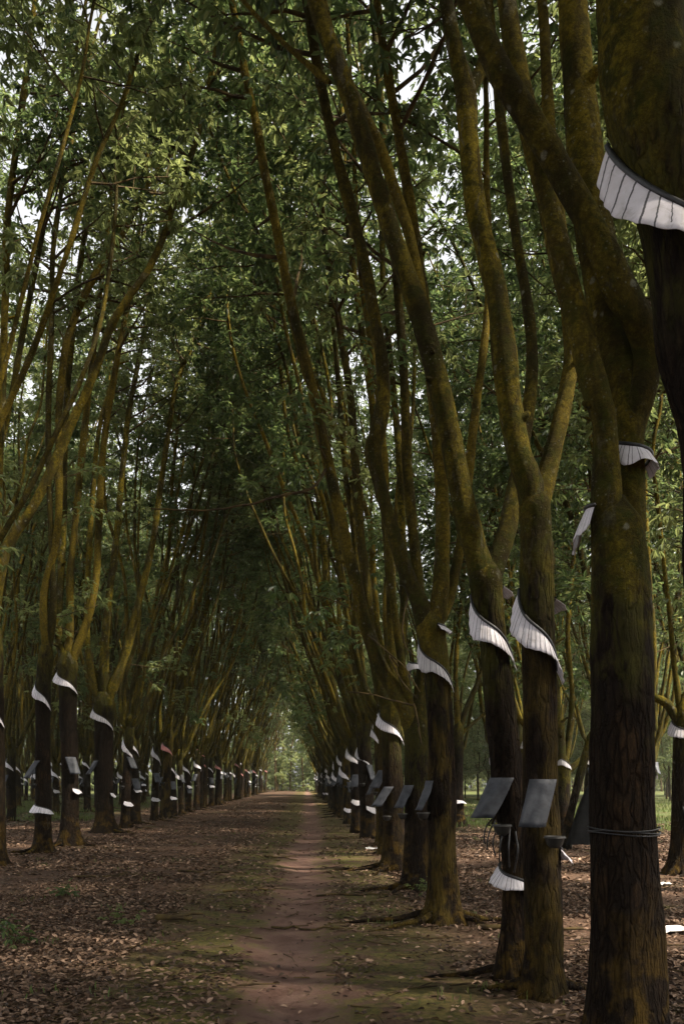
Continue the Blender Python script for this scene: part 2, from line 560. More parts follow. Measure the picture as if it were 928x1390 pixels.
def build_bole(rows, parent, segs=24, step=0.14, seed=0, flare=0.55, rough=0.012, panel=None, lobes=5):
    rr = catmull(rows, step)
    mb = MB()
    rnd = random.Random(seed)
    ph = rnd.uniform(0, 6.28)
    off = Vector((seed * 7.3, seed * 3.1, 0))

    def rf(p, th, R0, u, w):
        z = p[:, 2][:, None]
        lob = 0.55 + 0.45 * np.cos(lobes * th + ph)[None, :] + 0.25 * np.cos(2 * th + ph * 2)[None, :]
        R1 = R0 * (1 + flare * np.exp(-np.clip(z, 0, 9) / 0.17) * lob)
        out = R1.copy()
        for i in range(R1.shape[0]):
            for j in range(R1.shape[1]):
                q = Vector(p[i]) + Vector(u[i]) * (math.cos(th[j]) * R0[i, j]) + Vector(w[i]) * (math.sin(th[j]) * R0[i, j])
                q1 = Vector((q.x * 3.2, q.y * 3.2, q.z * 1.7)) + off
                dn = noise.noise(q1) * 1.5 * rough
                dn += noise.noise(Vector((q.x * 9, q.y * 9, q.z * 0.8)) + off) * 0.9 * rough
                if segs >= 40:
                    q2 = Vector((q.x * 14, q.y * 14, q.z * 5.5)) + off
                    dn += noise.noise(q2) * 0.45 * rough + noise.noise(q2 * 2.6) * 0.25 * rough
                if panel:
                    # cut-back tapping panel: sector seen from the path, ends along a slanting line
                    zt, zb, a0, a1 = panel
                    qa = math.atan2(q.y - p[i][1], q.x - p[i][0])
                    f = (qa - a0) / (a1 - a0)
                    if 0 < f < 1:
                        top = zt - 0.30 * f
                        bot = zb - 0.30 * f
                        if bot < q.z < top:
                            e = min(1, (top - q.z) / 0.04, (q.z - bot) / 0.05, f / 0.06, (1 - f) / 0.06)
                            dn -= 0.016 * e
                out[i, j] = R1[i, j] + dn
        return out
    tube(mb, rr[:, :3], rr[:, 3], segs, 0, rf)
    o = mb.build('trunk', BARK, parent)
    o['fork_height'] = float(rows[-1][2])
    return o


def build_limb(rows, parent, segs=12, step=0.25, seed=0, rough=0.006):
    lp = catmull(rows, step)
    mb = MB()
    off = Vector((seed * 5.1, 0, seed * 1.7))

    def rf(p, th, R0, u, w):
        out = R0.copy()
        for i in range(R0.shape[0]):
            for j in range(R0.shape[1]):
                q = Vector(p[i]) + Vector(u[i]) * (math.cos(th[j]) * R0[i, j]) + Vector(w[i]) * (math.sin(th[j]) * R0[i, j])
                kn = max(0.0, noise.noise(Vector((q.x * .4, q.y * .4, q.z * 1.1)) + off) - 0.28)
                out[i, j] += R0[i, j] * 0.55 * kn + (noise.noise(q * 2.2 + off) + 0.6 * noise.noise(q * 6.0 + off)) * min(rough * 2, R0[i, j] * 0.16)
        return out
    tube(mb, lp[:, :3], np.maximum(lp[:, 3], 0.012), segs, 0, rf)
    rs = random.Random(seed)
    for _ in range(int(len(lp) * step * 0.55) if segs >= 12 else 0):     # broken stubs and branch collars
        k = rs.randrange(4, len(lp) - 2)
        t = unit(lp[k + 1, :3] - lp[k, :3]); R1 = lp[k, 3]
        a = np.array((rs.gauss(0, 1), rs.gauss(0, 1), rs.gauss(0, .4))); a = unit(a - t * a.dot(t))
        L = R1 * rs.uniform(0.15, 0.5) + (rs.uniform(.05, .25) if rs.random() < .25 else 0)
        rr = R1 * rs.uniform(0.18, 0.34)
        p0 = lp[k, :3] + a * R1 * 0.55
        d = unit(a + t * 0.5)
        tube(mb, np.array((p0, lp[k, :3] + a * R1 * 0.98, lp[k, :3] + a * R1 * 1.0 + d * L)), np.array((rr * 2.0, rr * 1.25, rr * 0.8)), 9)
    mb.build('limb', LIMB, parent)
    return lp


def build_guard(bole, parent, zt, a0=-200, a1=-15, drop=0.68, flare=0.085, hang=0.22, nu=56, mat=None, seed=0, band=True, pleat=16):
    """pleated plastic skirt wrapped along a slanting line round the bole; angles in degrees, -90 faces -Y"""
    rnd = random.Random(seed)
    mb = MB()
    nv = 7
    us = np.linspace(0, 1, nu); vs = np.linspace(0, 1, nv)
    V = np.zeros((2, nu, nv, 3)); edge = []
    ph = rnd.uniform(0, 6)
    for i, u in enumerate(us):
        a = R(a0 + (a1 - a0) * u)
        sl = u + 0.06 * math.sin(u * 6.28)
        z = zt - drop * sl
        c, r = bole.at(z)
        endf = min(0.62 + u * 2.5, 1.0) * (1.0 - 0.5 * max(0, u - 0.25) / 0.75)
        rad = np.array((math.cos(a), math.sin(a), 0))
        edge.append(c + rad * (r + 0.012))
        for j, v in enumerate(vs):
            rip = math.sin(u * pleat * 6.28 + ph + 2 * math.sin(u * 11)) * 0.0045 * v + math.sin(u * 7 + ph) * 0.014 * v
            ro = r + 0.006 + flare * endf * (v ** 0.85) * (1 + 0.25 * noise.noise(Vector((u * 3.3, seed * 0.9, 7)))) + rip
            zz = z - hang * endf * v * (1 + 0.13 * noise.noise(Vector((u * 5, seed * 1.7, 0))) + 0.07 * noise.noise(Vector((u * 17, seed * 2.7, 4)))) - 0.01 * math.sin(u * 14 + ph) * v
            cc, _ = bole.at(zz)
            q = np.array((cc[0], cc[1], zz)) + rad * ro
            V[0, i, j] = q
            V[1, i, j] = q - rad * 0.0025 - np.array((0, 0, 0.002))
    idx = lambda l, i, j: (l * nu + i) * nv + j
    Q = []
    for i in range(nu - 1):
        for j in range(nv - 1):
            Q.append((idx(0, i, j), idx(0, i, j + 1), idx(0, i + 1, j + 1), idx(0, i + 1, j)))
            Q.append((idx(1, i, j), idx(1, i + 1, j), idx(1, i + 1, j + 1), idx(1, i, j + 1)))
        Q.append((idx(0, i, nv - 1), idx(1, i, nv - 1), idx(1, i + 1, nv - 1), idx(0, i + 1, nv - 1)))
    uu, vv = np.meshgrid(us, vs, indexing='ij')
    uv = np.stack((uu + seed * 0.37, vv), -1).reshape(-1, 2)
    mb.add(V, Q, 0, np.vstack((uv, uv)))
    o = mb.build('rain_guard', mat or GUARD, parent)
    if band:
        m2 = MB()
        e = np.array(edge)
        tube(m2, e, np.full(len(e), 0.013), 6)
        m2.build('sealant_band', TAR, o)
    return o


def build_cover(bole, parent, z, ang, w=0.25, h=0.36, tilt=0.25, skew=-0.16, seed=0):
    """bent grey sheet hung by its top edge over the latex cup"""
    rnd = random.Random(seed)
    mb = MB(); nu, nv = 9, 9
    c, r = bole.at(z)
    a = R(ang); rad = np.array((math.cos(a), math.sin(a), 0)); tan = np.array((-math.sin(a), math.cos(a), 0))
    V = np.zeros((2, nu, nv, 3))
    for i in range(nu):
        for j in range(nv):
            u = i / (nu - 1) - 0.5; v = j / (nv - 1)
            bend = -(u * w) ** 2 / (2.2 * r) * (1 - 0.3 * v)
            q = c + rad * (r + 0.02 + tilt * h * v + bend + 0.02 * v * v + 0.012 * math.sin(7 * u + 4 * v + seed) + 0.016 * max(0, 1 - abs(u - 0.12 + 0.15 * v) / 0.12) + 0.010 * noise.noise(Vector((u * 4, v * 4, seed)))) + tan * (u * w + skew * v) - np.array((0, 0, h * v * 0.96))
            V[0, i, j] = q; V[1, i, j] = q - rad * 0.004
    idx = lambda l, i, j: (l * nu + i) * nv + j
    Q = []
    for i in range(nu - 1):
        for j in range(nv - 1):
            Q.append((idx(0, i, j), idx(0, i, j + 1), idx(0, i + 1, j + 1), idx(0, i + 1, j)))
            Q.append((idx(1, i, j), idx(1, i + 1, j), idx(1, i + 1, j + 1), idx(1, i, j + 1)))
    for i in range(nu - 1):
        for j, flip in ((0, 0), (nv - 1, 1)):
            qd = (idx(0, i, j), idx(0, i + 1, j), idx(1, i + 1, j), idx(1, i, j))
            Q.append(qd[::-1] if flip else qd)
    for j in range(nv - 1):
        for i, flip in ((0, 1), (nu - 1, 0)):
            qd = (idx(0, i, j), idx(0, i, j + 1), idx(1, i, j + 1), idx(1, i, j))
            Q.append(qd[::-1] if flip else qd)
    mb.add(V, Q)
    return mb.build('cup_cover', SLATE, parent)


def build_cup(bole, parent, z, ang):
    """round latex cup held on a wire"""
    c, r = bole.at(z)
    a = R(ang); rad = np.array((math.cos(a), math.sin(a), 0))
    cc = c + rad * (r + 0.085)
    prof = [(0.0, -0.075), (0.035, -0.075), (0.058, -0.05), (0.072, 0.0), (0.078, 0.012), (0.070, 0.010), (0.052, -0.045), (0.0, -0.06)]
    mb = MB(); S = 14
    th = np.linspace(0, 6.2832, S, endpoint=False)
    V = np.array([[cc + np.array((p * math.cos(t), p * math.sin(t), zz)) for t in th] for p, zz in prof])
    i = np.arange(len(prof) - 1)[:, None] * S; j = np.arange(S)[None, :]; k = (j + 1) % S
    mb.add(V, np.stack((i + j, i + k, i + S + k, i + S + j), -1))
    o = mb.build('latex_cup', CUPM, parent)
    m2 = MB()
    pts = [c + rad * (r - 0.01) + np.array((0, 0, 0.02)), cc - rad * 0.08 + np.array((0, 0, 0.005))]
    t = np.linspace(math.pi + a, -math.pi + a, 14)
    pts += [cc + np.array((0.08 * math.cos(x), 0.08 * math.sin(x), 0.0)) for x in t]
    tube(m2, np.array(pts), np.full(len(pts), 0.003), 5)
    m2.build('wire', WIRE, o)
    return o


def build_roots(bole, parent, seed, n=4, reach=1.1, base_r=0.2, angs=None):
    rnd = random.Random(seed)
    for k in range(n):
        a = (angs[k] if angs else rnd.uniform(0, 360)); a = R(a)
        d = np.array((math.cos(a), math.sin(a), 0)); L = reach * rnd.uniform(0.6, 1.3)
        pts = []
        c = bole.at(0.1)[0]
        for i in range(9):
            f = i / 8
            q = c + d * (base_r * 0.55 + L * f) + np.array((-d[1], d[0], 0)) * (math.sin(f * 5 + seed + k) * 0.12 * f)
            q[2] = 0.11 * (1 - f) ** 2.2 + 0.012 - 0.05 * f ** 2 + 0.012 * math.sin(f * 11 + k)
            pts.append(q)
        mb = MB()
        tube(mb, np.array(pts), np.linspace(0.044, 0.012, 9) * rnd.uniform(0.8, 1.15), 8)
        mb.build('root', BARK, parent)['fork_height'] = 3.5


# ------------------------------------------------------------------ hero trees, traced
def extend(rows, lean, top, rnd, r_end=0.03):
    """carry a traced limb on upwards to height `top`"""
    rows = [list(r) for r in rows]
    d = unit(np.array(rows[-1][:3]) - np.array(rows[-2][:3]))
    while rows[-1][2] < top:
        d = unit(d * 0.85 + np.array((lean * 0.03 + rnd.gauss(0, .06), rnd.gauss(0, .06), 0.16)))
        q = np.array(rows[-1][:3]) + d * 1.1
        rows.append([*q, max(r_end, rows[-1][3] * 0.90)])
    return rows


def hero(label, group, Y, trunk, limbs, seed, side=-1, top=16, z0=9.0, guards=(), covers=(), cups=(), roots=4, fine=False,
         panel=None, fork=None, density=0.9, spray=0, flare=0.5, reach=1.0, root_angs=None, nleaf=8):
    rnd = random.Random(seed)
    bx = W(trunk[0][0], CY, Y)
    org = np.array((bx[0], Y, 0.0))
    root = empty('rubber_tree', org)
    tag(root, label, 'tree', group)

    def conv(rows, kk=1.0):
        out = []
        for r in rows:
            dy = r[3] if len(r) > 3 else 0.0
            q = W(r[0], r[1], Y + dy) - org
            out.append([*q, r[2] / 2 / F * (Y + dy) * kk])
        return out
    tr = conv(trunk)
    tr[0][2] = -0.06
    tr[-1][3] *= 0.55
    bole = Bole(tr)
    bo = build_bole(tr, root, 56 if fine else 28, 0.045 if fine else 0.12, seed, flare, 0.014 if fine else 0.011, panel)
    if fork: bo['fork_height'] = fork
    lps = []
    for i, lr in enumerate(limbs):
        rows = conv(lr, 0.83 if Y < 12 else 0.8)
        for r_, f_ in zip(rows, (1.12, 1.22, 1.1)):
            r_[3] *= f_
        rows = extend(rows, side, top * rnd.uniform(0.92, 1.08), rnd)
        lps.append(build_limb(rows, root, 20 if fine else 12, 0.12 if fine else 0.25, seed * 10 + i))
    mb = MB()
    foliate(mb, lps, rnd, z0, (side * 0.3, 0), density, 1.0, spray, nleaf=nleaf, reach=reach)
    mb.build('crown', [TWIG, LEAF], root, smooth=False)
    for gd in guards:
        build_guard(bole, root, **gd)
    for cv in covers:
        build_cover(bole, root, **cv)
    for cu in cups:
        build_cup(bole, root, *cu)
    if roots:
        build_roots(bole, root, seed, roots, 1.0, tr[1][3], root_angs)
    return root, bole


def zpx(py, Y):
    return EYE - (py - CY) / F * Y


# B: nearest, cut off by the right edge
hero('thick rubber tree cut off by the right edge, big white rain guard high up', 'rubber trees of the right row',
     3.6, [(1005, 1579, 150), (1004, 1450, 128), (1002, 1200, 124), (998, 900, 120), (986, 600, 116), (966, 510, 118), (953, 460, 116), (938, 340, 116), (922, 262, 122), (905, 205, 128), (884, 140, 126), (873, 80, 114), (871, 30, 110), (866, -40, 104), (862, -100, 100)],
     [[(866, -60, 78), (850, -160, 66), (835, -260, 58), (815, -380, 50)], [(870, -60, 80, .1), (900, -160, 64, .2), (930, -270, 56, .3)]],
     3, top=14, z0=8.5, fork=4.75, density=1.35, reach=1.15, fine=True,
     guards=[dict(zt=zpx(176, 3.6), a0=-205, a1=10, drop=1.0, flare=0.125, hang=0.20, seed=1, nu=110, pleat=20)], roots=3)

# A: big trunk near the right
TREE_A = hero('massive dark rubber tree with a wire round its bole and three mossy limbs', 'rubber trees of the right row',
     5.1, [(850, 1430, 108), (850, 1385, 98), (851, 1300, 92), (848, 1200, 88), (846, 1100, 85), (843, 1000, 83), (842, 900, 81), (840, 800, 78), (838, 735, 74), (837, 705, 64), (838, 680, 50)],
     [[(829, 790, 44, .02), (826, 735, 46, .02), (823, 680, 42, .0), (822, 620, 41, .0), (820, 575, 40, .0), (814, 548, 43, .0), (800, 500, 40, .03), (785, 440, 40, .06), (768, 380, 38, .08), (752, 310, 36, .1), (735, 240, 34, .12), (718, 170, 33, .14), (702, 95, 31, .16), (690, 20, 30, .18), (680, -60, 28, .2)],
      [(848, 790, 46, .06), (850, 735, 46, .1), (854, 680, 42, .12), (857, 620, 42, .14), (856, 570, 48, .18), (848, 520, 62, .22), (836, 470, 64, .25), (821, 400, 63, .28), (808, 320, 60, .3), (797, 240, 56, .32), (789, 160, 54, .34), (782, 80, 50, .36), (777, 0, 48, .38), (770, -100, 44, .4)],
      [(853, 610, 32, .2), (860, 568, 38, .18), (872, 522, 44, .13), (879, 478, 47, .08), (866, 436, 48, 0), (844, 398, 46, -.04), (814, 330, 44, -.08), (784, 275, 43, -.1), (744, 202, 42, -.12), (712, 152, 41, -.14), (684, 108, 40, -.16), (658, 52, 38, -.18), (638, 0, 36, -.2), (618, -60, 34, -.2)]],
     5, top=15, z0=9, density=1.35, reach=1.15, fine=True,
     roots=5)

# C: with a grey flap, front of the pair
hero('upright rubber tree of the close pair, dark grey cup cover on its front', 'rubber trees of the right row',
     6.46, [(737, 1353, 62), (737, 1310, 52), (736, 1240, 50), (735, 1160, 48), (734, 1100, 46), (732, 1000, 46), (730, 900, 45), (729, 830, 44), (728, 770, 42), (727, 720, 40), (725, 685, 41), (724, 662, 36)],
     [[(722, 700, 32), (719, 660, 36), (706, 620, 37), (696, 572, 38), (688, 520, 38), (682, 460, 37), (674, 400, 36), (660, 340, 34), (645, 280, 32), (637, 200, 32), (631, 120, 33), (622, 85, 25), (614, 50, 24), (605, 0, 22), (596, -60, 20)],
      [(630, 150, 18, .02), (636, 118, 20, .04), (648, 103, 19, .08), (655, 85, 18, .1), (660, 50, 17, .13), (660, 0, 15, .16), (654, -60, 14, .2)],
      [(730, 705, 26, .02), (735, 668, 29, .05), (743, 638, 28, .08), (753, 600, 27, .1), (763, 560, 26, .14), (771, 515, 25, .18), (776, 480, 25, .2), (772, 420, 24, .25), (764, 340, 22, .3), (752, 240, 20, .4), (742, 120, 19, .5), (735, 0, 17, .6)]],
     7, top=16, z0=9.5, density=1.35, reach=1.15, fine=True, panel=(zpx(830, 6.46), zpx(1050, 6.46), R(-150), R(-30)),
     guards=[dict(zt=zpx(797, 6.46), a0=-205, a1=-15, drop=0.64, flare=0.075, hang=0.22, seed=3, nu=70, pleat=14),
             dict(zt=zpx(812, 6.46), a0=-5, a1=80, drop=0.06, flare=0.10, hang=0.08, seed=4, nu=24, pleat=5),
             dict(zt=zpx(1150, 6.46), a0=-40, a1=50, drop=0.05, flare=0.09, hang=0.10, seed=5, nu=26, pleat=6)],
     covers=[dict(z=zpx(1058, 6.46), ang=-95, w=0.20, h=0.37, tilt=0.2, skew=-0.10, seed=3)],
     cups=[(zpx(1135, 6.46), -80)], roots=4)

# D: curved partner of the pair
TREE_D = hero('curved rubber tree of the close pair, bending left, with stringy black drips', 'rubber trees of the right row',
     6.97, [(697, 1337, 50), (695, 1290, 36), (699, 1235, 34), (698, 1170, 36), (693, 1105, 42), (688, 1040, 42), (681, 970, 42), (675, 910, 39), (669, 865, 37), (662, 815, 39), (657, 780, 40), (654, 758, 34)],
     [[(657, 810, 30), (652, 772, 36), (645, 745, 37), (632, 700, 37), (622, 650, 36), (612, 600, 36), (602, 550, 36), (590, 500, 36), (578, 455, 36), (567, 420, 34), (556, 385, 32), (540, 340, 30), (522, 285, 30), (503, 225, 30), (487, 170, 29), (470, 120, 28), (452, 70, 27), (437, 30, 26), (428, 0, 26), (416, -50, 24)],
      [(575, 455, 14, .04), (572, 425, 18, .1), (568, 385, 18, .14), (560, 340, 18, .16), (550, 300, 18, .18), (538, 265, 17, .2), (518, 205, 17, .22), (500, 165, 16, .24), (480, 125, 15, .25), (462, 85, 15, .26), (448, 45, 14, .27), (438, 0, 13, .28), (428, -50, 12, .3)],
      [(660, 805, 24, .05), (668, 775, 30, .08), (680, 745, 30, .12), (690, 710, 28, .2), (696, 670, 26, .28), (704, 630, 24, .35), (715, 570, 22, .45), (722, 500, 20, .55), (718, 430, 18, .6), (705, 350, 17, .7), (690, 250, 15, .8), (676, 130, 14, .9), (664, 0, 12, 1)],
      [(448, 112, 6, .05), (434, 101, 10, .1), (412, 82, 9, .15), (385, 58, 8, .2), (352, 25, 7, .25), (325, -5, 6, .3), (300, -30, 5, .35)]],
     9, top=16, z0=9.0, density=1.35, reach=1.15, fine=True, panel=(zpx(850, 6.97), zpx(1050, 6.97), R(-140), R(-30)),
     guards=[dict(zt=zpx(806, 6.97), a0=-205, a1=-15, drop=0.54, flare=0.075, hang=0.21, seed=6, nu=64, pleat=13),
             dict(zt=zpx(795, 6.97), a0=-8, a1=60, drop=0.04, flare=0.09, hang=0.08, seed=7, nu=20, pleat=4),
             dict(zt=zpx(1172, 6.97), a0=-215, a1=-15, drop=0.20, flare=0.09, hang=0.12, seed=8, nu=50, pleat=11)],
     covers=[dict(z=zpx(1056, 6.97), ang=-128, w=0.21, h=0.34, tilt=0.3, skew=-0.12, seed=5)],
     cups=[(zpx(1120, 6.97), -125)], roots=3)

# E
hero('rubber tree with a straight brown bole just left of the close pair', 'rubber trees of the right row',
     10.0, [(600, 1254, 54), (601, 1225, 42), (600, 1150, 38), (599, 1050, 37), (597, 980, 36), (593, 920, 35), (588, 875, 35), (584, 848, 37), (583, 826, 30)],
     [[(584, 865, 24), (578, 845, 29), (570, 820, 28), (556, 790, 26), (542, 750, 24), (530, 710, 23), (520, 675, 22), (512, 640, 22), (506, 612, 25), (514, 580, 22), (520, 540, 21), (518, 490, 20), (508, 430, 19), (495, 360, 19), (478, 290, 18), (459, 220, 17), (443, 150, 16), (432, 97, 15), (416, 0, 14), (405, -60, 12)],
      [(588, 860, 20), (593, 838, 26), (598, 800, 25), (600, 740, 24), (600, 680, 23), (596, 620, 22), (591, 560, 21), (585, 500, 20), (580, 440, 19), (570, 370, 18), (560, 300, 17), (547, 220, 16), (533, 140, 15), (518, 50, 14), (508, -30, 12)],
      [(590, 856, 14, .1), (598, 836, 19, .15), (612, 800, 17, .25), (625, 740, 16, .35), (632, 680, 15, .45), (640, 600, 14, .55), (650, 520, 13, .65), (660, 440, 12, .75), (664, 350, 11, .85), (660, 240, 10, 1)]],
     11, top=17, z0=9.3, fine=True, panel=(zpx(900, 10), zpx(1060, 10), R(-150), R(-30)),
     guards=[dict(zt=zpx(866, 10), a0=-205, a1=-20, drop=0.56, flare=0.07, hang=0.20, seed=10, nu=56),
             dict(zt=zpx(850, 10), a0=-70, a1=20, drop=0.03, flare=0.09, hang=0.10, seed=11, nu=24, pleat=5)],
     covers=[dict(z=zpx(1060, 10), ang=-165, w=0.20, h=0.36, tilt=0.35, skew=0.05, seed=6)], cups=[(zpx(1104, 10), -160)],
     roots=5, root_angs=[0, 180, 215, -30, 100])

# F
TREE_F = hero('rubber tree whose long bare limb leans far left across the whole lane', 'rubber trees of the right row',
     12.9, [(565, 1211, 50), (565, 1180, 38), (567, 1100, 36), (567, 1030, 35), (567, 990, 36), (565, 965, 32)],
     [[(567, 1022, 22), (563, 995, 30), (555, 973, 29), (540, 945, 26), (522, 915, 25), (510, 890, 24), (502, 866, 23), (495, 848, 22), (484, 796, 21), (470, 742, 21), (456, 678, 20), (442, 612, 19), (428, 545, 18), (418, 505, 17), (408, 465, 17), (398, 425, 17), (388, 380, 16), (380, 335, 16), (371, 290, 16), (358, 226, 15), (348, 168, 14), (332, 97, 13), (322, 40, 12), (314, 0, 11), (306, -50, 10)],
      [(568, 1000, 20), (570, 965, 24), (573, 930, 22), (574, 880, 20), (568, 800, 19), (560, 720, 18), (553, 640, 17), (550, 560, 16), (546, 480, 15), (540, 400, 14), (532, 300, 13), (522, 200, 12), (512, 90, 11), (505, 0, 10)],
      [(565, 1005, 11, 0), (561, 978, 14, 0), (554, 948, 14, -.06), (545, 900, 13, -.2), (535, 830, 13, -.25), (528, 760, 12, -.2), (524, 690, 12, -.1), (520, 600, 11, 0), (505, 480, 10, .1), (490, 380, 9, .2)]],
     13, top=19, z0=8.8, guards=[dict(zt=zpx(898, 12.9), a0=-190, a1=-40, drop=0.08, flare=0.10, hang=0.13, seed=12), dict(zt=zpx(905, 12.9), a0=-235, a1=-150, drop=0.30, flare=0.09, hang=0.24, seed=13, nu=30, pleat=7)],
     covers=[dict(z=zpx(1066, 12.9), ang=-150, w=0.24, h=0.36, tilt=0.35, skew=-0.02, seed=7)], cups=[(zpx(1105, 12.9), -150)], roots=5, root_angs=[180, 200, 90, -20, 230], spray=3)

# G
hero('rubber tree third behind the close pair in the right row, thin pointed guard', 'rubber trees of the right row',
     15.75, [(534, 1186, 40), (534, 1155, 30), (533, 1080, 28), (531, 1010, 27), (529, 968, 27), (528, 945, 22)],
     [[(528, 985, 14), (521, 952, 18), (511, 912, 17), (504, 870, 16), (498, 800, 15), (490, 740, 15), (487, 694, 14), (483, 640, 14), (480, 600, 14), (477, 550, 13), (470, 500, 13), (460, 440, 12), (450, 380, 12), (440, 310, 11), (428, 240, 10), (415, 160, 9)],
      [(529, 985, 14), (531, 945, 18), (532, 900, 16), (531, 840, 15), (527, 760, 15), (520, 670, 14), (508, 570, 13), (494, 470, 12), (480, 370, 11), (468, 260, 10)],
      [(531, 985, 12, .1), (537, 945, 15, .2), (545, 890, 14, .3), (548, 800, 13, .4), (545, 700, 12, .5), (540, 600, 12, .6), (531, 500, 11, .7), (520, 390, 10, .8)]],
     15, top=20, z0=9.5, guards=[dict(zt=zpx(960, 15.75), a0=-205, a1=-15, drop=0.62, flare=0.07, hang=0.20, seed=14)],
     covers=[dict(z=zpx(1068, 15.75), ang=-120, w=0.2, h=0.38, tilt=0.4, skew=-0.16, seed=8)], cups=[(zpx(1108, 15.75), -120)], roots=5, root_angs=[180, 190, 240, 20, 90], spray=4)

hero('rubber tree at the right edge, behind the massive one, with one thin winding limb', 'rubber trees beside the clearing',
     15.0, [(924, 1191, 40), (925, 1150, 30), (926, 1080, 28), (927, 1010, 27), (928, 970, 27), (929, 945, 22)],
     [[(926, 985, 7), (921, 955, 8), (914, 900, 8), (908, 830, 7), (900, 760, 7), (893, 690, 7), (886, 630, 6), (888, 590, 6), (897, 545, 6), (894, 480, 5), (880, 400, 5)],
      [(930, 985, 18), (938, 940, 20), (950, 860, 18), (955, 760, 17), (945, 640, 16), (930, 520, 14)],
      [(926, 990, 14), (905, 955, 13), (890, 948, 12), (870, 930, 11), (855, 890, 10), (850, 830, 9), (838, 750, 9), (820, 640, 8)]],
     31, top=17, z0=7.6, guards=[dict(zt=zpx(975, 15), a0=-215, a1=-15, drop=0.4, flare=0.08, hang=0.2, seed=31)],
     covers=[dict(z=zpx(1095, 15), ang=-80, w=0.22, h=0.36, tilt=0.25, skew=0.02, seed=12)], roots=3, spray=6, density=1.2)
hero('slim rubber tree seen in the gap between the close pair and the massive trunk', 'rubber trees beside the clearing',
     22.5, [(765, 1152, 28), (765, 1130, 21), (764, 1090, 19), (764, 1060, 20), (764, 1040, 20), (763, 1022, 15)],
     [[(763, 1050, 12), (760, 1010, 15), (756, 970, 14), (752, 920, 13), (748, 860, 12), (750, 780, 11), (742, 680, 10), (735, 580, 9)],
      [(766, 1052, 9), (776, 1042, 10), (790, 1030, 9), (800, 1012, 9), (806, 990, 8), (812, 940, 8), (820, 850, 7), (822, 740, 7)],
      [(764, 1050, 8), (772, 1000, 9), (776, 940, 8), (770, 860, 8), (778, 760, 7), (785, 660, 7)]],
     33, top=17, z0=7.5, guards=[dict(zt=zpx(1020, 22.5), a0=-200, a1=-40, drop=0.4, flare=0.08, hang=0.22, seed=33)], roots=3, spray=8)
hero('thin dark rubber tree standing alone in the gap left of the close pair', 'rubber trees beside the clearing',
     30.0, [(623, 1121, 22), (622, 1100, 15), (622, 1050, 13), (622, 1010, 13), (622, 990, 14), (622, 976, 10)],
     [[(622, 1000, 9), (620, 960, 9), (618, 920, 8), (621, 860, 8), (628, 790, 7), (630, 700, 7), (622, 600, 6)],
      [(623, 1000, 8), (628, 975, 8), (638, 950, 8), (652, 915, 7), (660, 880, 7), (668, 820, 6), (672, 740, 6)],
      [(622, 1000, 7), (632, 990, 6), (650, 975, 5), (664, 962, 4), (680, 950, 4)]],
     35, top=17, z0=7.5, guards=[dict(zt=zpx(1084, 30), a0=-170, a1=-10, drop=0.12, flare=0.2, hang=0.14, seed=35, nu=24, pleat=5)], roots=0, spray=12)

# left row, traced
hero('rubber tree at the left edge whose slanting limb crosses its neighbours', 'rubber trees of the left row',
     16.6, [(-8, 1180, 36), (-7, 1150, 28), (-7, 1050, 26), (-8, 950, 25), (-9, 870, 25), (-9, 845, 22)],
     [[(-9, 880, 16), (-9, 825, 20), (2, 765, 19), (18, 727, 18), (40, 696, 17), (60, 658, 16), (78, 620, 16), (98, 572, 15), (118, 530, 14), (134, 490, 14), (152, 440, 13), (180, 395, 12), (200, 368, 12), (222, 320, 11), (240, 260, 11), (258, 215, 10), (275, 160, 9), (286, 100, 8)],
      [(-8, 880, 14), (-8, 820, 16), (-6, 740, 15), (-2, 640, 14), (2, 560, 13), (5, 465, 13), (8, 380, 12), (10, 300, 12), (22, 200, 11), (35, 105, 10), (45, 20, 8)],
      [(-10, 880, 12, .1), (-14, 800, 13, .2), (-8, 650, 12, .4), (15, 540, 11, .5), (35, 430, 10, .6), (55, 330, 9, .7)]],
     17, side=1, top=20, z0=12.3, density=1.5, roots=4, guards=[dict(zt=zpx(935, 16.6), seed=15)], spray=3)
hero('slim dark rubber tree of the left row with a second white guard low down', 'rubber trees of the left row',
     19.5, [(57, 1163, 34), (58, 1140, 24), (59, 1080, 21), (58, 1000, 20), (59, 930, 20), (62, 890, 20), (63, 868, 16)],
     [[(62, 900, 13), (63, 875, 15), (60, 840, 14), (60, 805, 14), (68, 770, 13), (75, 740, 13), (80, 690, 12), (80, 620, 12), (80, 560, 12), (85, 500, 12), (93, 455, 12), (115, 400, 12), (140, 355, 11), (165, 320, 10), (185, 280, 9), (200, 250, 9), (235, 205, 8)],
      [(63, 900, 10), (67, 870, 11), (72, 820, 11), (70, 740, 10), (66, 640, 10), (66, 540, 10), (70, 440, 9), (72, 340, 9), (85, 250, 8)]],
     19, side=1, top=20, z0=12.3, density=1.5, guards=[dict(zt=zpx(920, 19.5), drop=0.68, seed=16), dict(zt=zpx(1088, 19.5), a0=-215, a1=-5, drop=0.22, flare=0.14, hang=0.18, seed=17)],
     covers=[dict(z=zpx(1033, 19.5), ang=-130, w=0.24, h=0.42, tilt=0.3, skew=-0.2, seed=9)], cups=[(zpx(1066, 19.5), -130)], roots=3, spray=3)
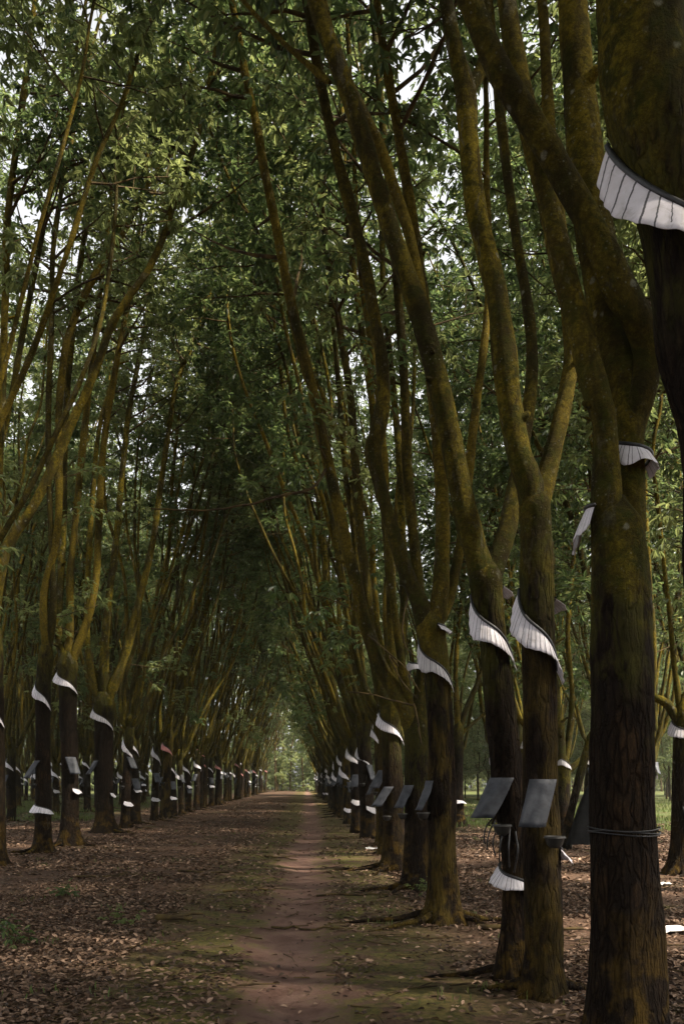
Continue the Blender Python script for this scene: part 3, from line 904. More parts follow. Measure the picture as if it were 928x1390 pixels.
hero('second whole rubber tree of the left row, bole swelling into three limbs', 'rubber trees of the left row',
     21.7, [(96, 1150, 38), (95, 1120, 25), (95, 1050, 23), (93, 980, 23), (92, 925, 25), (92, 900, 27), (92, 882, 20)],
     [[(91, 915, 13), (85, 888, 14), (79, 850, 13), (82, 790, 13), (86, 700, 12), (88, 600, 11), (92, 520, 11), (100, 440, 10), (110, 350, 10), (125, 260, 9)],
      [(92, 912, 12), (93, 885, 13), (95, 830, 12), (95, 785, 12), (101, 720, 11), (107, 660, 11), (114, 590, 11), (120, 535, 10), (130, 450, 9), (140, 360, 8)],
      [(93, 915, 13), (102, 885, 14), (112, 860, 13), (122, 830, 13), (130, 790, 12), (133, 740, 12), (135, 690, 12), (138, 630, 11), (145, 570, 11), (152, 530, 11), (160, 480, 10), (170, 430, 9), (182, 360, 8)]],
     21, side=1, top=20, z0=12.3, density=1.5, guards=[dict(zt=zpx(906, 21.7), drop=0.62, flare=0.10, seed=18), dict(zt=zpx(1070, 21.7), a0=-60, a1=30, drop=0.05, flare=0.12, hang=0.14, seed=19, nu=24, pleat=5)],
     covers=[dict(z=zpx(1028, 21.7), ang=-70, w=0.26, h=0.46, tilt=0.25, skew=0.12, seed=10)], roots=5, root_angs=[0, -20, 190, 90, 240], spray=3)
hero('third whole rubber tree of the left row, stout with a greenish bole', 'rubber trees of the left row',
     27, [(143, 1133, 36), (142, 1105, 25), (141, 1040, 24), (141, 985, 25), (141, 955, 27), (141, 935, 20)],
     [[(139, 965, 13), (130, 936, 13), (122, 900, 11), (118, 860, 10), (119, 790, 10), (124, 700, 9), (132, 600, 8)],
      [(141, 965, 15), (141, 932, 16), (142, 880, 14), (148, 810, 12), (158, 730, 11), (165, 650, 10), (175, 560, 9), (190, 480, 8)],
      [(143, 965, 13), (152, 936, 14), (166, 900, 13), (176, 870, 12), (185, 830, 12), (200, 770, 11), (210, 720, 10), (218, 660, 10), (228, 590, 9), (240, 520, 8), (262, 465, 7)]],
     23, side=1, top=20, z0=12.3, density=1.5, guards=[dict(zt=zpx(955, 27), drop=0.78, flare=0.09, seed=20), dict(zt=zpx(1076, 27), a0=-40, a1=40, drop=0.05, flare=0.12, hang=0.16, seed=21, nu=24, pleat=5)],
     covers=[dict(z=zpx(1033, 27), ang=-135, w=0.28, h=0.45, tilt=0.3, skew=-0.25, seed=11)], roots=4, spray=4)


# ------------------------------------------------------------------ tree patterns for the rest of the rows
def proto(seed, side, bole_h=3.3, r=0.17, nlimb=3, top=19, z0=11, lean=0.17, spray=8, density=0.85, nleaf=9, kind='old', leafmat=LEAF, red=False, zlow=4.0, low=False):
    rnd = random.Random(seed)
    root = empty('rubber_tree' if kind == 'old' else 'young_rubber_tree', (0, 0, -200))
    bx, by = rnd.uniform(-.12, .12), rnd.uniform(-.1, .1)
    rows = [[0, 0, -0.08, r * 1.12], [0, 0, 0.3, r * 1.03], [bx * .4, by * .4, bole_h * .4, r], [bx, by, bole_h * .75, r * 0.96], [bx * 1.3, by * 1.3, bole_h, r * 1.06], [bx * 1.4, by * 1.4, bole_h + .28, r * 0.45]]
    bole = Bole(rows)
    build_bole(rows, root, 16 if kind == 'old' else 10, 0.25, seed, 0.45, 0.012)
    lps = []
    for i in range(nlimb):
        a = 2 * math.pi * i / nlimb + rnd.uniform(-.6, .6)
        sp = rnd.uniform(0.12, 0.38)
        d = unit(np.array((math.cos(a) * sp + side * lean * 0.8, math.sin(a) * sp, 1.0)))
        q = np.array(rows[4][:3]) - np.array((0, 0, 0.25)); rr = r * rnd.uniform(0.36, 0.62) * (1.15 if nlimb < 3 else 1)
        lr = [[*q, rr]]
        H = top * rnd.uniform(0.86, 1.08)
        q = q + np.array((math.cos(a), math.sin(a), 1.2)) * 0.33; lr.append([*q, rr])
        while q[2] < H:
            d = unit(d * 0.8 + np.array((side * lean * 0.22 + rnd.gauss(0, .095), rnd.gauss(0, .095), 0.2)))
            q = q + d * 1.2
            lr.append([*q, max(0.022, rr * (1 - 0.82 * (q[2] / H) ** 1.1))])
        lps.append(build_limb(lr, root, 9 if kind == 'old' else 7, 0.55, seed * 10 + i, 0.007))
    mb = MB()
    foliate(mb, lps, rnd, z0, (side * 0.3, 0), density, 1.15, spray, nleaf, zlow)
    mb.build('crown', [TWIG, leafmat], root, smooth=False)
    if kind == 'old':
        g = GUARD if not red else RED
        build_guard(bole, root, bole_h - rnd.uniform(0.05, 0.35), rnd.uniform(-215, -190), rnd.uniform(-30, 0), rnd.uniform(0.55, 0.8), 0.08, 0.22, 26, g, seed, True, 8)
        build_cover(bole, root, rnd.uniform(1.95, 2.3), rnd.choice([-130, -60, -100]), 0.25, 0.42, 0.3, rnd.uniform(-.2, .12), seed)
        if rnd.random() < 0.4:
            build_guard(bole, root, rnd.uniform(1.15, 1.6), -80 + rnd.uniform(-40, 30), 30, 0.1, 0.14, 0.16, 14, GUARD, seed + 50, False, 5)
        build_cup(bole, root, rnd.uniform(1.3, 1.5), -110)
        build_roots(bole, root, seed, 3, 0.9, r)
    return root


LEFTP = [proto(100 + i, 1, 2.9 + 0.16 * i, 0.155 + 0.012 * (i % 4), 4 + (i % 3), 19 + (i % 3), 12.3, 0.16 + 0.02 * (i % 3), red=(i == 3), spray=5, density=0.92) for i in range(6)]
RIGHTP = [proto(200 + i, -1, 2.7 + 0.16 * i, 0.155 + 0.012 * (i % 4), 4 + (i % 2), 19 + (i % 3), 11.8, 0.18 + 0.02 * (i % 3), spray=7, density=1.05) for i in range(6)]
BACKP = [proto(300 + i, (-1) ** i, 2.6 + 0.2 * i, 0.15 + 0.012 * i, 6 + i % 2, 18 + i, 10.0, 0.10, spray=9, zlow=5.0, density=0.62) for i in range(4)]
SECONDP = [proto(350 + i, -1, 2.9 + 0.2 * i, 0.16, 2 + i, 17 + i, 7.6, 0.2, spray=10, density=1.25) for i in range(3)]
YOUNG = [proto(400 + i, (-1) ** i, 2.2 + 0.2 * i, 0.075 + 0.01 * i, 3, 13 + i, 3.6, 0.05, spray=14, density=1.1, kind='young', leafmat=LEAF2, zlow=2.2) for i in range(4)]

used = set()


def plant(pool, x, y, label, group, rz=None, sc=None):
    src = random.choice(pool)
    if src.name in used:
        o = copy_tree(src)
    else:
        used.add(src.name); o = src
    for c in o.children:
        if c.name.startswith(('rain_guard', 'cup_cover')):
            c.location.z += random.uniform(-.4, .25); c.rotation_euler.z = R(random.uniform(-35, 25))
    o.location = (x, y, 0)
    o.rotation_euler = (0, 0, R(random.uniform(-28, 28)) if rz is None else rz)
    s = random.uniform(0.92, 1.1) if sc is None else sc
    o.scale = (s, s, s)
    tag(o, label, 'tree', group)
    return o


ORD = 'fourth fifth sixth seventh eighth ninth tenth eleventh twelfth thirteenth fourteenth fifteenth sixteenth'.split()
# left row beyond the traced trees
y, k = 29.4, 0
while y < 128:
    lab = ('%s rubber tree up the left side of the lane, from its nearest whole tree' % ORD[k]) if k < len(ORD) else 'slender rubber tree at the crowded far end of the row left of the lane'
    plant(LEFTP, -6.25 + random.uniform(-.22, .22), y, lab, 'rubber trees of the left row')
    y += random.choice((2.2, 2.6, 2.9, 3.3)); k += 1
# right row beyond the traced trees
y, k = 18.7, 0
while y < 128:
    lab = ('%s rubber tree along the right row, counted from the straight brown bole' % ORD[k]) if k < len(ORD) else 'slender rubber tree at the crowded far end of the row right of the lane'
    plant(RIGHTP, 1.75 + random.uniform(-.2, .2), y, lab, 'rubber trees of the right row')
    y += random.choice((2.5, 2.8, 2.9, 3.2)); k += 1
# rows left of the lane
names = ['second', 'third', 'fourth', 'fifth', 'sixth']
for ri, x in enumerate((-11.6, -17.0, -22.4, -27.8, -33.5)):
    y = abs(x) * 2.42 - 3
    while y < 104:
        plant(BACKP + LEFTP[:2], x + random.uniform(-.4, .4), y, 'rubber tree in the %s row left of the lane, between the nearer trunks' % names[ri], 'rubber trees in the rows behind the left row')
        y += random.uniform(2.7, 3.6)
# right of the lane: a few of the second row, then a clearing
for px, yy, lab in ((690, 44.0, 'rubber tree in the clearing hidden behind the close pair'),
                    (880, 30.0, 'rubber tree in the clearing just right of the massive trunk')):
    plant(BACKP, (px - CX) / F * yy, yy, lab, 'rubber trees beside the clearing')
for x, yy in ((7.0, 48), (7.1, 55), (6.9, 30.5), (12, 30), (12, 33), (12, 43), (12.2, 47), (12.2, 51), (17.6, 44), (17.5, 48), (17.6, 58), (18, 62), (23, 57), (23, 63), (7, 40)):
    plant(BACKP, x, yy, 'old rubber tree standing well back on the clearing side, mostly behind nearer trunks', 'rubber trees beside the clearing')
for x, yy in ((7.0, 12.2), (7.0, 18.2), (6.9, 26.5), (12.1, 22), (12.2, 26), (12.1, 36.5), (17.4, 32), (17.4, 38)):
    plant(SECONDP, x, yy, 'rubber tree of the second row right of the lane, mostly behind the near trunks', 'rubber trees beside the clearing')
# younger stand across the clearing
for ri in range(6):
    yy = 62 + ri * 6.5
    x = 4.6
    while x < yy * 0.47 + 3:
        plant(YOUNG + ([BACKP[1]] if ri > 2 else []), x + random.uniform(-.5, .5), yy + random.uniform(-1.2, 1.2), 'thin pale young rubber tree in the stand across the clearing', 'young rubber trees across the clearing', rz=random.uniform(0, 6.28), sc=random.uniform(0.85, 1.2))
        x += random.uniform(2.4, 3.8)
# neighbours outside the frame, added so their crowns shade the near trunks and lane
for x, yy in ((-6.2, 13.5), (-6.1, 10.4), (-6.2, 7.4), (-6.1, 4.2), (-6.3, 1), (-6.2, -3), (-11.5, 18), (-11.5, 11), (-11.5, 4), (-17, 25), (-17, 14)):
    plant(LEFTP, x, yy, 'rubber tree of the plantation added outside the left edge of the picture for shade', 'rubber trees outside the picture')
for x, yy in ((1.9, -0.4), (1.8, -3.5), (1.9, -7), (7.0, 9.4), (7.1, 6.4), (7.0, 3.5), (7.1, 0.6), (7, -2.4), (7, -5.4), (12.5, 18), (12.5, 13), (12.4, 8.5), (12.5, 4), (12.4, 0), (12.5, -5)):
    plant(SECONDP, x, yy, 'rubber tree of the plantation added outside the right edge of the picture for shade', 'rubber trees outside the picture')

# patterns that no row picked up go away with their parts
for p in LEFTP + RIGHTP + BACKP + SECONDP + YOUNG:
    if p.name not in used:
        for c in list(p.children_recursive):
            bpy.data.objects.remove(c)
        bpy.data.objects.remove(p)

# ------------------------------------------------------------------ details on the near trees
rootA, boleA = TREE_A
oA = np.array(rootA.location)
stem = Bole([[*(W(px, py, 5.26) - oA), w / 2 / F * 5.26] for px, py, w in ((854, 700, 44), (857, 640, 44), (857, 570, 46))])
stem_l = Bole([[*(W(px, py, 5.1) - oA), 76 / 2 / F * 5.1] for px, py in ((840, 800), (838, 720), (836, 640))])
build_guard(stem_l, rootA, zpx(684, 5.1), -225, -155, 0.03, 0.10, 0.27, 30, GUARD, 9, True, 5)
build_guard(stem, rootA, zpx(606, 5.26), -150, 25, 0.10, 0.095, 0.14, 40, GUARD, 2, True, 7)
mb = MB()
for zz, tw in ((zpx(1128, 5.1), 0.0), (zpx(1131, 5.1), 0.9), (zpx(1125, 5.1), 2.0)):
    pts = []
    for i in range(41):
        a = i / 40 * 6.2832
        c, r = boleA.at(zz + 0.008 * math.sin(a * 2 + tw))
        pts.append(c + np.array((math.cos(a), math.sin(a), 0)) * (r + 0.014 + 0.004 * math.sin(a * 5 + tw)))
    tube(mb, np.array(pts), np.full(41, 0.0045), 5)
mb.build('wire', TAR, rootA)
rootD, boleD = TREE_D
for k in range(6):
    c, r = boleD.at(zpx(1112 + 3 * k, 6.97))
    a = R(-165 + 14 * k); d = np.array((math.cos(a), math.sin(a), 0))
    p0 = c + d * (r + 0.05)
    pts = [p0, p0 + d * 0.05 - np.array((0, 0, .06)), p0 + d * (0.07 + .01 * k) - np.array((0, 0, .15)), p0 + d * 0.06 - np.array((0.02 * (k % 2), 0, .2 + .025 * k))]
    mb = MB(); cc = catmull(np.hstack((np.array(pts), np.full((4, 1), 0.007))), 0.03)
    tube(mb, cc[:, :3], cc[:, 3], 5)
    mb.build('latex_string', TAR, rootD)

rootF, boleF = TREE_F
oF = np.array(rootF.location)
for tw in (((446, 632, 12.9, 4), (424, 662, 12.6, 4), (384, 672, 12.3, 3.4), (330, 686, 12.0, 3), (270, 693, 11.7, 2.6), (205, 690, 11.4, 2)),
           ((560, 958, 12.75, 2.6), (530, 950, 12.4, 2.4), (505, 943, 12.2, 2), (474, 939, 12.0, 1.6)),
           ((540, 905, 12.6, 2.2), (528, 890, 12.4, 2), (545, 925, 12.2, 1.8), (566, 948, 12.0, 1.5)),
           ((561, 955, 12.7, 2.2), (566, 975, 12.5, 2.2), (570, 1000, 12.45, 1.8), (573, 1010, 12.4, 1.4)),
           ((556, 800, 12.6, 2.4), (546, 850, 12.3, 2.2), (552, 880, 12.1, 2), (575, 900, 12.0, 1.6)),
           ((500, 862, 12.7, 2.4), (520, 880, 12.3, 2), (548, 905, 12.0, 1.8), (570, 940, 11.8, 1.4))):
    rows = catmull([[*(W(a, b, Y_) - oF), w / 2 / F * Y_] for a, b, Y_, w in tw], 0.12)
    for k in range(len(rows)):
        rows[k, :3] += 0.02 * np.array([noise.noise(Vector((k * .45, tw[0][0], q))) for q in (0, 5, 9)])
    mb = MB(); tube(mb, rows[:, :3], rows[:, 3], 6)
    mb.build('bare_twig', TWIG, rootF)

# leaning dead stem with a black plastic sheet, behind the massive tree
Yd = 20.5
dead = empty('dead_stem', W(771, CY, Yd) * np.array((1, 1, 0)))
tag(dead, 'short leaning dead stem half hidden behind the massive trunk at the edge of the clearing', 'tree stump')
o0 = np.array(dead.location)
rows = [[*(W(768, 1152, Yd) - o0), .13], [*(W(771, 1120, Yd) - o0), .11], [*(W(778, 1090, Yd) - o0), .10], [*(W(786, 1055, Yd) - o0), .10], [*(W(793, 1030, Yd) - o0), .09], [*(W(800, 1000, Yd) - o0), .07]]
rows[0][2] = -0.05
build_bole(rows, dead, 16, 0.12, 77, 0.4, 0.012)
mb = MB()
nu, nv = 13, 12
V = np.zeros((2, nu, nv, 3))
topc = W(797, 1066, Yd - .2); 
for i in range(nu):
    for j in range(nv):
        u = i / (nu - 1); v = j / (nv - 1)
        a = math.pi * (1.0 + u)
        q = topc + np.array((math.cos(a) * (0.03 + 0.55 * v ** 0.8) + 0.05, math.sin(a) * (0.02 + 0.22 * v) , -1.42 * v))
        q += np.array((0.03, 0.03, 0)) * math.sin(u * 17 + v * 2) * v
        V[0, i, j] = q; V[1, i, j] = q + np.array((0, 0.004, 0))
idx = lambda l, i, j: (l * nu + i) * nv + j
Q = []
for i in range(nu - 1):
    for j in range(nv - 1):
        Q.append((idx(0, i, j), idx(0, i, j + 1), idx(0, i + 1, j + 1), idx(0, i + 1, j)))
        Q.append((idx(1, i, j), idx(1, i + 1, j), idx(1, i + 1, j + 1), idx(1, i, j + 1)))
mb.add(V, Q)
tag(mb.build('black_sheet', BLACK, None, origin=topc), 'black plastic sheet hanging in a pointed drape from a leaning dead stem', 'plastic sheet')


# ------------------------------------------------------------------ ground
def path_x(y):
    t = min(1, max(0, (y - 14) / 20))
    return -0.10 + 0.36 * t * t * (3 - 2 * t) + 0.07 * math.sin(y * 0.55)


def gz(x, y):
    h = 0.045 * noise.noise(Vector((x * 0.35, y * 0.35, 3.1))) + 0.018 * noise.noise(Vector((x * 1.6, y * 1.6, 1.7)))
    d = x - path_x(y)
    h -= 0.055 * math.exp(-(d / 0.42) ** 2)
    return h


mb = MB()
xs = np.concatenate((np.linspace(-88, -30, 10), np.linspace(-24, -8, 18), np.linspace(-7.6, 6, 76), np.linspace(6.6, 24, 20), np.linspace(30, 88, 10)))
ys = np.concatenate((np.linspace(-12, 2, 8), np.linspace(3, 30, 130), np.linspace(30.6, 70, 60), np.linspace(72, 160, 30), np.linspace(164, 183, 5)))
V = np.array([[(x, y, gz(x, y) if abs(x) < 60 and y < 170 else 0.0) for x in xs] for y in ys])
nx, ny = len(xs), len(ys)
i = np.arange(ny - 1)[:, None] * nx; j = np.arange(nx - 1)[None, :]
mb.add(V, np.stack((i + j, i + j + 1, i + nx + j + 1, i + nx + j), -1))


def mat_ground():
    m, nt, out = new_mat('plantation_soil')
    g = G(nt)
    geo = g.n('ShaderNodeNewGeometry')
    P = geo.outputs['Position']
    sep = g.n('ShaderNodeSeparateXYZ'); g.l(P, sep.inputs[0])
    x, y = sep.outputs[0], sep.outputs[1]
    n1 = g.noise(P, 0.55, 5, 0.6, 0.4)
    n2 = g.noise(P, 2.6, 6, 0.65, 0.5)
    n3 = g.noise(P, 17, 6, 0.7)
    n4 = g.noise(P, 70, 4, 0.7)
    # litter floor
    col = g.mix(g.ss(n3, 0.32, 0.68), (0.040, 0.023, 0.014), (0.120, 0.070, 0.045))
    col = g.mix(g.ss(n4, 0.58, 0.72, 0, 0.5), col, (0.20, 0.125, 0.09))
    # path
    pxn = g.math('ADD', g.ss(y, 14, 34, -0.10, 0.26), g.math('MULTIPLY', g.math('SINE', g.math('MULTIPLY', y, 0.55)), 0.07))
    dx = g.math('ABSOLUTE', g.math('SUBTRACT', x, pxn))
    dxn = g.math('ADD', dx, g.math('ADD', g.math('MULTIPLY', g.math('SUBTRACT', n2, 0.5), 1.5), g.math('MULTIPLY', g.math('SUBTRACT', n3, 0.5), 0.7)))
    moss_near = g.math('MULTIPLY', g.ss(dxn, 2.3, 0.9), g.ss(n2, 0.36, 0.56))
    moss_far = g.math('MULTIPLY', g.ss(n1, 0.56, 0.66), g.ss(n2, 0.40, 0.58))
    moss = g.math('MAXIMUM', moss_near, moss_far)
    mcol = g.mix(g.ss(n3, 0.35, 0.65), (0.042, 0.044, 0.010), (0.112, 0.098, 0.022))
    col = g.mix(g.math('MULTIPLY', moss, 0.82), col, mcol)
    pm = g.ss(dxn, 0.66, 0.16, 0, 0.92)
    pcol = g.mix(g.ss(n2, 0.3, 0.7), (0.105, 0.056, 0.042), (0.205, 0.122, 0.098))
    pcol = g.mix(g.ss(n4, 0.50, 0.75, 0, 0.5), pcol, (0.09, 0.05, 0.035))
    col = g.mix(pm, col, pcol)
    # grass ground beyond the rows
    gl = g.math('MULTIPLY', g.ss(x, -8.5, -10.5), g.ss(y, 30, 40))
    gr = g.math('MULTIPLY', g.ss(x, 3.6, 5.5), g.ss(y, 24, 34))
    gm = g.math('MULTIPLY', g.math('MAXIMUM', gl, gr), g.ss(n1, 0.36, 0.50))
    col = g.mix(gm, col, g.mix(g.ss(n2, 0.3, 0.7), (0.045, 0.060, 0.016), (0.075, 0.095, 0.024)))
    h = g.math('ADD', g.math('MULTIPLY', n3, 1.0), g.math('MULTIPLY', n4, 0.5))
    b = g.bsdf(col, 0.92, 0.15, g.bump(h, 0.8, 0.04))
    g.l(b.outputs[0], out.inputs[0])
    return m


tag(mb.build('ground', mat_ground()), 'plantation floor of brown soil, moss and a worn reddish footpath', 'ground', kind='structure')


# fallen leaves
def moss_at(x, y):
    return noise.noise(Vector((x * 0.5, y * 0.5, 9.0)))


P, S = [], []
def litter(n, y0, y1, x0f, x1f, s0):
    for _ in range(n):
        yy = y0 + (y1 - y0) * random.random()
        xx = random.uniform(x0f(yy), x1f(yy))
        d = abs(xx - path_x(yy))
        if d < 0.4 and random.random() < 0.90: continue
        if d < 1.5 and random.random() < 0.70: continue
        if moss_at(xx, yy) > 0.12 and random.random() < 0.8: continue
        P.append((xx, yy, gz(xx, yy) + 0.012)); S.append(s0 * random.uniform(0.6, 1.25))


litter(70000, 5.2, 14, lambda y: -0.40 * y - .5, lambda y: 0.47 * y + .5, 0.066)
litter(60000, 14, 32, lambda y: -0.40 * y - .5, lambda y: 0.47 * y + .5, 0.095)
litter(22000, 32, 75, lambda y: -0.36 * y, lambda y: 0.30 * y, 0.14)
P = np.array(P); S = np.array(S); N = len(P)
th = rng.uniform(0, 6.283, N)
d = np.stack((np.cos(th), np.sin(th), rng.normal(0.05, .32, N)), 1)
up = np.stack((rng.normal(0, .35, N), rng.normal(0, .35, N), np.ones(N)), 1)
mb = MB(); leaflets(mb, P, d, up, S, S * 0.27, 0)
tag(mb.build('leaf_litter', LITTER, smooth=False), 'brown fallen leaves strewn over the plantation floor', 'fallen leaves', kind='stuff')

# small dead twigs in the litter
mb = MB()
for _ in range(520):
    yy = random.uniform(5.5, 30); xx = random.uniform(-0.38 * yy, 0.45 * yy)
    a = random.uniform(0, 6.28); L = random.uniform(0.12, 0.5)
    c = np.array((xx, yy, gz(xx, yy) + 0.012)); dd = np.array((math.cos(a), math.sin(a), 0))
    m_ = c + dd * L * .5 + np.array((-dd[1], dd[0], 0)) * random.uniform(-.06, .06) * L * 2
    tube(mb, np.array((c, m_, c + dd * L)), np.array((.006, .005, .003)) * random.uniform(.7, 1.4), 4)
tag(mb.build('twig_litter', TWIG), 'thin dead twigs scattered among the fallen leaves', 'twigs', kind='stuff')

# bigger fallen sticks
STK = [((760, 1392), (340, 1265), 'sinuous thin stick'), ]
for (x0, y0, x1, y1, r0, lab) in (
        (-2.3, 15.4, -1.1, 15.0, .022, 'crooked dead stick on the litter left of the path'),
        (-1.25, 12.6, -0.45, 12.9, .020, 'dark stick lying half across the left verge of the path'),
        (0.15, 12.4, 1.35, 12.2, .018, 'straight thin stick lying on the right verge of the path'),
        (-0.35, 9.9, 0.55, 9.6, .016, 'thin bent twig lying right across the trodden path'),
        (-1.75, 10.1, -1.35, 10.0, .045, 'short thick piece of rotten wood on the moss left of the path'),
        (1.9, 9.55, 3.0, 9.35, .035, 'thick dead branch on the litter between the brown bole and the close pair'),
        (-3.9, 14.3, -2.9, 14.7, .02, 'dead branch lying in the brown litter at the lower left'),
        (-0.9, 18.5, -0.2, 18.0, .02, 'small stick beside the path in front of the sunlit litter'),
        (0.5, 24.0, 1.5, 23.6, .03, 'dead branch on the right verge farther up the path')):
    n = 9; mbs = MB(); rnd = random.Random(int(x0 * 100))
    pts = []
    for k in range(n):
        f = k / (n - 1)
        xx = x0 + (x1 - x0) * f + rnd.gauss(0, .03); yy = y0 + (y1 - y0) * f + rnd.gauss(0, .04)
        pts.append((xx, yy, gz(xx, yy) + r0 * 0.8 + 0.012 * math.sin(f * 7) ** 2))
    pts = np.array(pts)
    tube(mbs, pts, np.linspace(r0, r0 * .45, n), 7)
    k = 5; tube(mbs, np.array((pts[k], pts[k] + (0.12, 0.10, 0.03), pts[k] + (0.26, 0.16, 0.02))), np.array((.5, .4, .25)) * r0, 5)
    tag(mbs.build('fallen_branch', TWIG, origin=pts[0]), lab, 'branch', 'fallen branches by the path')

# white scraps
for k, (px, py, w, lab) in enumerate(((901, 1204, .16, 'crumpled white scrap on the litter right of the massive trunk, the farther of two'),
                                      (914, 1268, .26, 'white plastic scrap lying flat near the right edge, the nearer of two'),
                                      (507, 1155, .30, 'torn white sheet lying at the foot of a right-row tree beyond the path'))):
    yy = F * EYE / (py - CY); xx = (px - CX) / F * yy
    mbs = MB(); nn = 9
    V = np.zeros((2, nn, nn, 3)); rnd = random.Random(k)
    for a in range(nn):
        for b in range(nn):
            u, v = a / (nn - 1) - .5, b / (nn - 1) - .5
            zz = gz(xx, yy) + 0.03 + 0.05 * abs(noise.noise(Vector((u * 3 + k * 5, v * 3, k)))) + .02 * noise.noise(Vector((u * 9, v * 9, k)))
            sq = 1 - 0.25 * noise.noise(Vector((u * 4, v * 4, k + 8)))
            V[0, a, b] = (xx + u * w * 1.25 * sq, yy + v * w * sq * 1.3, zz); V[1, a, b] = V[0, a, b] - np.array((0, 0, .003))
    idx = lambda l, a, b: (l * nn + a) * nn + b
    Q = []
    for a in range(nn - 1):
        for b in range(nn - 1):
            Q.append((idx(0, a, b), idx(0, a + 1, b), idx(0, a + 1, b + 1), idx(0, a, b + 1)))
            Q.append((idx(1, a, b), idx(1, a, b + 1), idx(1, a + 1, b + 1), idx(1, a + 1, b)))
    mbs.add(V, Q)
    tag(mbs.build('plastic_scrap', SCRAP, origin=(xx, yy, 0)), lab, 'scrap', 'white scraps on the ground')

# grass beyond the rows and small tufts by the path
def blades(mb, pts, hgt):
    n = len(pts); P = np.array(pts)
    th = rng.uniform(0, 6.283, n)
    lean = rng.uniform(.1, .6, n)
    d = np.stack((np.cos(th) * lean, np.sin(th) * lean, np.ones(n)), 1)
    up = np.stack((np.cos(th), np.sin(th), np.full(n, 0.2)), 1)
    L = hgt * rng.uniform(.5, 1.3, n)
    leaflets(mb, P, d, up, L, L * 0.055 + 0.003, 0)


mb = MB(); pts = []
for _ in range(26000):
    if random.random() < .5:
        yy = random.uniform(34, 80); xx = random.uniform(-0.40 * yy, -8.8)
    else:
        yy = random.uniform(27, 72); xx = random.uniform(4.2, 0.47 * yy)
    if noise.noise(Vector((xx * .28, yy * .28, 4))) < (0.06 if xx < 0 else -0.08): continue
    pts.append((xx, yy, gz(xx, yy)))
blades(mb, pts, 0.22)
pts = []
for _ in range(60):
    yy = random.uniform(6, 30); xx = random.uniform(-0.36 * yy, 0.3 * yy)
    if abs(xx - path_x(yy)) < .6: continue
    for _ in range(10):
        pts.append((xx + random.gauss(0, .09), yy + random.gauss(0, .09), gz(xx, yy)))
blades(mb, pts, 0.07)
tag(mb.build('grass', GRASS, smooth=False), 'green grass in the clearings behind the tree rows', 'grass', kind='stuff')

# small leafy weeds
for k, (x, y, n, lab) in enumerate(((1.75, 12.0, 26, 'leafy seedling clump at the foot of a brown bole right of the path'),
                                    (-2.15, 9.9, 9, 'tiny green weed standing alone in the leaf litter left of the path'),
                                    (-3.4, 12.0, 12, 'low green weed at the left edge of the mossy patch'),
                                    (-2.9, 8.4, 14, 'low broad-leaved weed in the bottom left corner'))):
    mbs = MB(); tips = []; rnd = random.Random(k + 5)
    for i in range(n):
        a = rnd.uniform(0, 6.28); rr = rnd.uniform(0, .002)
        b = np.array((rr * math.cos(a), rr * math.sin(a), 0)); t = b + np.array((rnd.gauss(0, .1), rnd.gauss(0, .1), rnd.uniform(.05, .22)))
        tube(mbs, np.array((b, (b + t) / 2 + .01, t)), np.array((.004, .003, .002)), 4)
        tips.append((t, unit(t - b)))
    whorls(mbs, [a for a, b in tips], [b for a, b in tips], 3, 0.45, 1)
    o = mbs.build('weed', [TWIG, LEAF], smooth=False); o.location = (x, y, gz(x, y))
    tag(o, lab, 'plant', 'weeds by the path')

# far wood that closes the lane and the view beyond the rows
mb = MB(); tips = []
for _ in range(2600):
    xx = random.uniform(-75, 75); yy = random.uniform(128, 165)
    zz = random.uniform(0.3, 21) if random.random() < .8 else random.uniform(0.3, 6)
    tips.append(((xx, yy, zz)))
for _ in range(420):
    tips.append((random.uniform(-16, 14), random.uniform(150, 172), random.uniform(0.3, 16)))
D = np.tile((0, -0.3, 0.8), (len(tips), 1))
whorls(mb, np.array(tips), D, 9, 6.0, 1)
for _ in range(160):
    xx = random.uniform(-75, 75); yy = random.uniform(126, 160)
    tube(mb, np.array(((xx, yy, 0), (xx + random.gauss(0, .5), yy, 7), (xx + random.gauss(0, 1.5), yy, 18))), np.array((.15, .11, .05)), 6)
tag(mb.build('far_wood', [TWIG, LEAF3], smooth=False), 'hazy far-off wood closing the end of the lane', 'wood', kind='stuff')

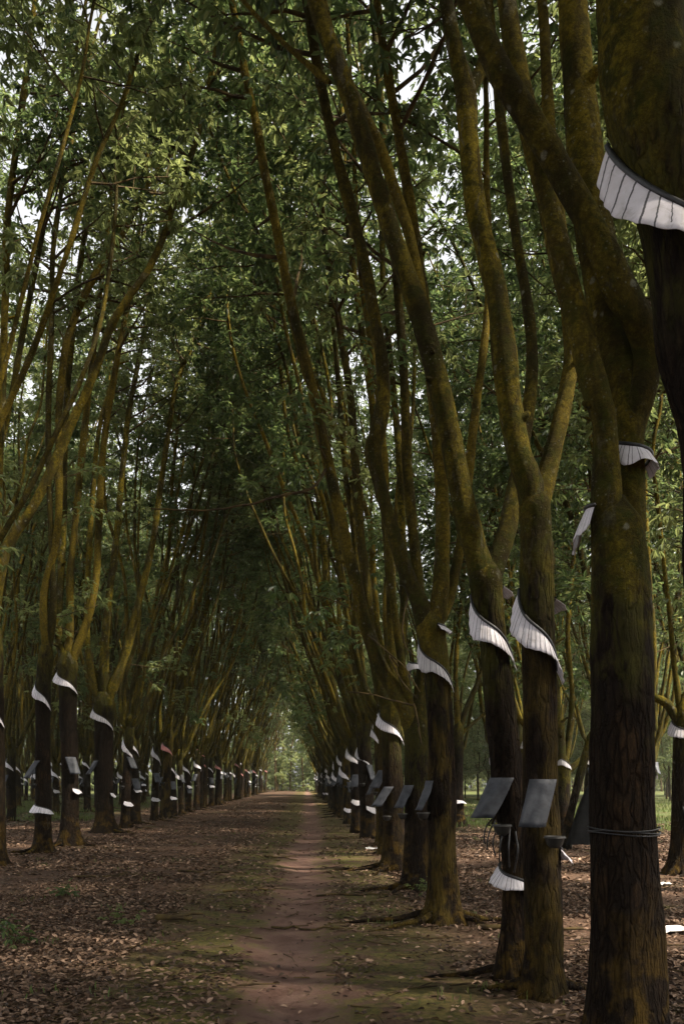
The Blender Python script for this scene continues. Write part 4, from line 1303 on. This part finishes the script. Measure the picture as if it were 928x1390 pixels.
# thin haze volume added to lighten the dark middle distance
mb = MB()
x0, x1, y0, y1, z0, z1 = -90, 90, -14, 185, -1.3, 27
V = [(x0, y0, z0), (x1, y0, z0), (x1, y1, z0), (x0, y1, z0), (x0, y0, z1), (x1, y0, z1), (x1, y1, z1), (x0, y1, z1)]
mb.add(V, [(3, 2, 1, 0), (4, 5, 6, 7), (0, 1, 5, 4), (1, 2, 6, 5), (2, 3, 7, 6), (3, 0, 4, 7)])
hm, hnt, hout = new_mat('lift_haze')
pv = hnt.nodes.new('ShaderNodeVolumePrincipled')
pv.inputs['Color'].default_value = (0.92, 0.92, 0.76, 1); pv.inputs['Density'].default_value = 0.00035
hnt.links.new(pv.outputs[0], hout.inputs['Volume'])
tag(mb.build('haze', hm, smooth=False), 'thin added haze lightening the middle distance and softening the far end of the lane', 'haze', kind='stuff')

# ------------------------------------------------------------------ light
SUN_EL, SUN_AZ = 50.0, 112.0          # azimuth clockwise from +Y: light comes over the right shoulder
world = bpy.data.worlds.new('World'); scene.world = world
world.use_nodes = True
nt = world.node_tree
bg = nt.nodes['Background']
sky = nt.nodes.new('ShaderNodeTexSky')
sky.sky_type = 'NISHITA'; sky.sun_disc = False
sky.sun_elevation = R(SUN_EL); sky.sun_rotation = R(SUN_AZ)
sky.air_density = 1.0; sky.dust_density = 3.0; sky.ozone_density = 1.0
hs = nt.nodes.new('ShaderNodeHueSaturation'); hs.inputs['Saturation'].default_value = 0.08
nt.links.new(sky.outputs[0], hs.inputs['Color']); nt.links.new(hs.outputs[0], bg.inputs[0])
bg.inputs[1].default_value = 0.11
sd = bpy.data.lights.new('sun', 'SUN'); sun = bpy.data.objects.new('sun', sd); COL.objects.link(sun)
sd.energy = 5.0; sd.angle = R(3); sd.color = (1.0, 0.90, 0.74)
dirv = Vector((math.sin(R(SUN_AZ)) * math.cos(R(SUN_EL)), math.cos(R(SUN_AZ)) * math.cos(R(SUN_EL)), math.sin(R(SUN_EL))))
sun.rotation_euler = dirv.to_track_quat('Z', 'Y').to_euler()
sun.location = tuple(dirv * 50)

scene.view_settings.view_transform = 'Standard'
scene.view_settings.look = 'None'
scene.view_settings.exposure = 1.86
scene.view_settings.gamma = 1
scene.view_settings.use_curve_mapping = False
scene.render.engine = 'CYCLES'
cy = scene.cycles
cy.max_bounces = 6; cy.diffuse_bounces = 4; cy.glossy_bounces = 2; cy.transmission_bounces = 4; cy.transparent_max_bounces = 4
cy.caustics_reflective = False; cy.caustics_refractive = False
cy.use_denoising = True
cy.denoiser = 'OPENIMAGEDENOISE'
